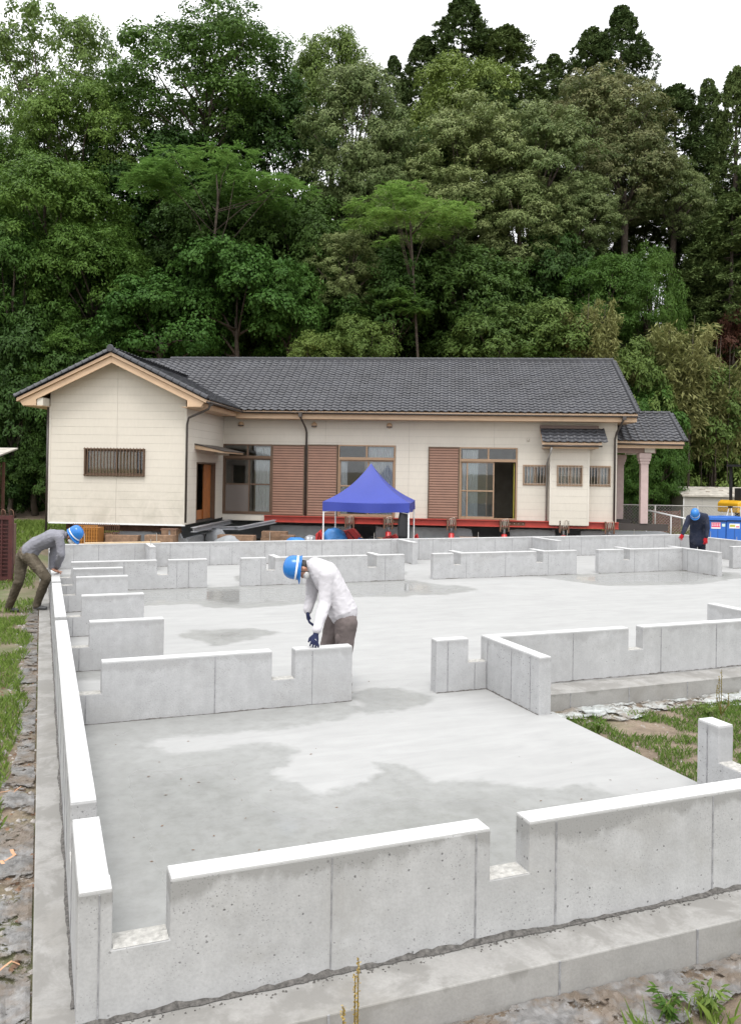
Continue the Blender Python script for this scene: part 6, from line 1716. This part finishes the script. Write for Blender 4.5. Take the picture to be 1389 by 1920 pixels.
# --- worker in grey, pushing against the left wall
DB = 15.15
hb = Vector(at_z(113, 1075, wallz)); hb.x = .30; hb2 = Vector((.24, hb.y-.45, wallz))
def dep(v): return float((np.array(v)-CP)@CW)
def pix(v): q = np.array(v)-CP; k = q@CW; return 694.5+F*(q@CR)/k, CY-F*(q@CU)/k
wB = Vector((.27, hb.y-.02, wallz+.055)); wB2 = Vector((.21, hb2.y-.0, wallz+.055))
pB, pB2 = pix(wB), pix(wB2)
JB = dict(pelvis=(50, 1037, 0), waist=(68, 1022, 0), chest=(98, 1008, 0), neck=(120, 1002, 0), head=(135, 1006, 0), crown=(152, 992, -.02), nose=(147, 1019, -.04), hem=(58, 1032, 0), foot=(60, 1140, 0),
    sh_r=(112, 1009, -.17), el_r=(116, 1040, -.20), wr_r=(*pB, dep(wB)-DB), sh_l=(104, 1012, .17), el_l=(100, 1040, .15), wr_l=(*pB2, dep(wB2)-DB),
    hip_r=(55, 1044, -.10), kn_r=(88, 1083, -.10), an_r=(69, 1132, .02), hip_l=(43, 1044, .10), kn_l=(36, 1090, .05), an_l=(17, 1136, -.15), gz_r=-.003, gz_l=-.1)
JB['wr_l'] = (98, 1066, .12); wl = Vector(at_depth(98, 1066, DB+.12)); 
ar = Vector(at_z(69, 1134, .085)); JB['an_r'] = (69, 1134, dep(ar)-DB)
al = Vector(at_z(17, 1138, 0.0)); al_ = tz(al.x, al.y); al = Vector(at_z(17, 1138, al_+.09)); JB['an_l'] = (17, 1138, dep(al)-DB); JB['gz_l'] = al_+.0
clB = dict(shirt=cloth('grey_knit_shirt', (.20, .20, .225), .3), trousers=cloth('muddy_olive_trousers', (.085, .07, .05), .45, (.20, .17, .13)), shoe=plain('grey_rubber_boot', (.07, .07, .072), .6), toe=RV)
wb, PB = make_person('worker in grey shirt and blue helmet leaning on the left wall', DB, JB, -.1, -FV, clB,
    dict(r=dict(w=wB, k=wB+Vector((.05, .04, -.028)), t=wB+Vector((.085, .10, -.036)), n=-UP, s=-1, curl=.1), l=dict(w=wl, k=Vector(wl)+RV*.05-UP*.03, t=Vector(wl)+RV*.12-UP*.05, n=-UP, s=1, curl=.1)), .009, build=1.1)
# --- worker in navy, seen from the front
DC = 24.0
JC = dict(pelvis=(1307, 1001, .12), waist=(1306, 990, 0.05), chest=(1308, 971, -.18), neck=(1305, 965, -.33), head=(1302.5, 966, -.45), crown=(1301.5, 957, -.62), nose=(1302, 976, -.58), hem=(1307, 1014, .06), foot=(1306, 1050, 0),
    sh_r=(1292, 971, -.2), el_r=(1284, 988, -.28), wr_r=(1279, 1001, -.34), sh_l=(1321, 968, -.2), el_l=(1325, 990, -.22), wr_l=(1323, 1007, -.2),
    hip_r=(1300, 1006, .12), kn_r=(1299, 1030, .05), an_r=(1298, 1050, .12), hip_l=(1313, 1006, .12), kn_l=(1315, 1030, .05), an_l=(1316, 1050, .12))
for q in 'rl': a = Vector(at_depth(JC['an_'+q][0], 1050, DC+.12)); v = pix((a.x, a.y, .09)); JC['an_'+q] = (v[0], v[1], .12)
def hC(px, py, dz, k, t): 
    w = Vector(at_depth(px, py, DC+dz)); return w, Vector(at_depth(k[0], k[1], DC+dz-.02)), Vector(at_depth(t[0], t[1], DC+dz-.03))
r_ = hC(1279, 1001, -.34, (1276.5, 1006), (1274.5, 1012)); l_ = hC(1323, 1008, -.2, (1322.5, 1014), (1321, 1021))
clC = dict(shirt=cloth('navy_work_jacket', (.022, .028, .05), .4, (.06, .06, .075)), trousers=cloth('black_navy_trousers', (.012, .014, .024), .4), shoe=M['shoe'], toe=-FV)
wc, PC = make_person('worker in dark blue jacket with red gloves bending forward by the far wall', DC, JC, 0, -RV, clC,
    dict(r=dict(w=r_[0], k=r_[1], t=r_[2], n=FV, s=1, curl=.4), l=dict(w=l_[0], k=l_[1], t=l_[2], n=FV, s=-1, curl=.4)), .006, gl=M['redglove'], build=1.2)
bpy.data.scenes.remove(TMP)
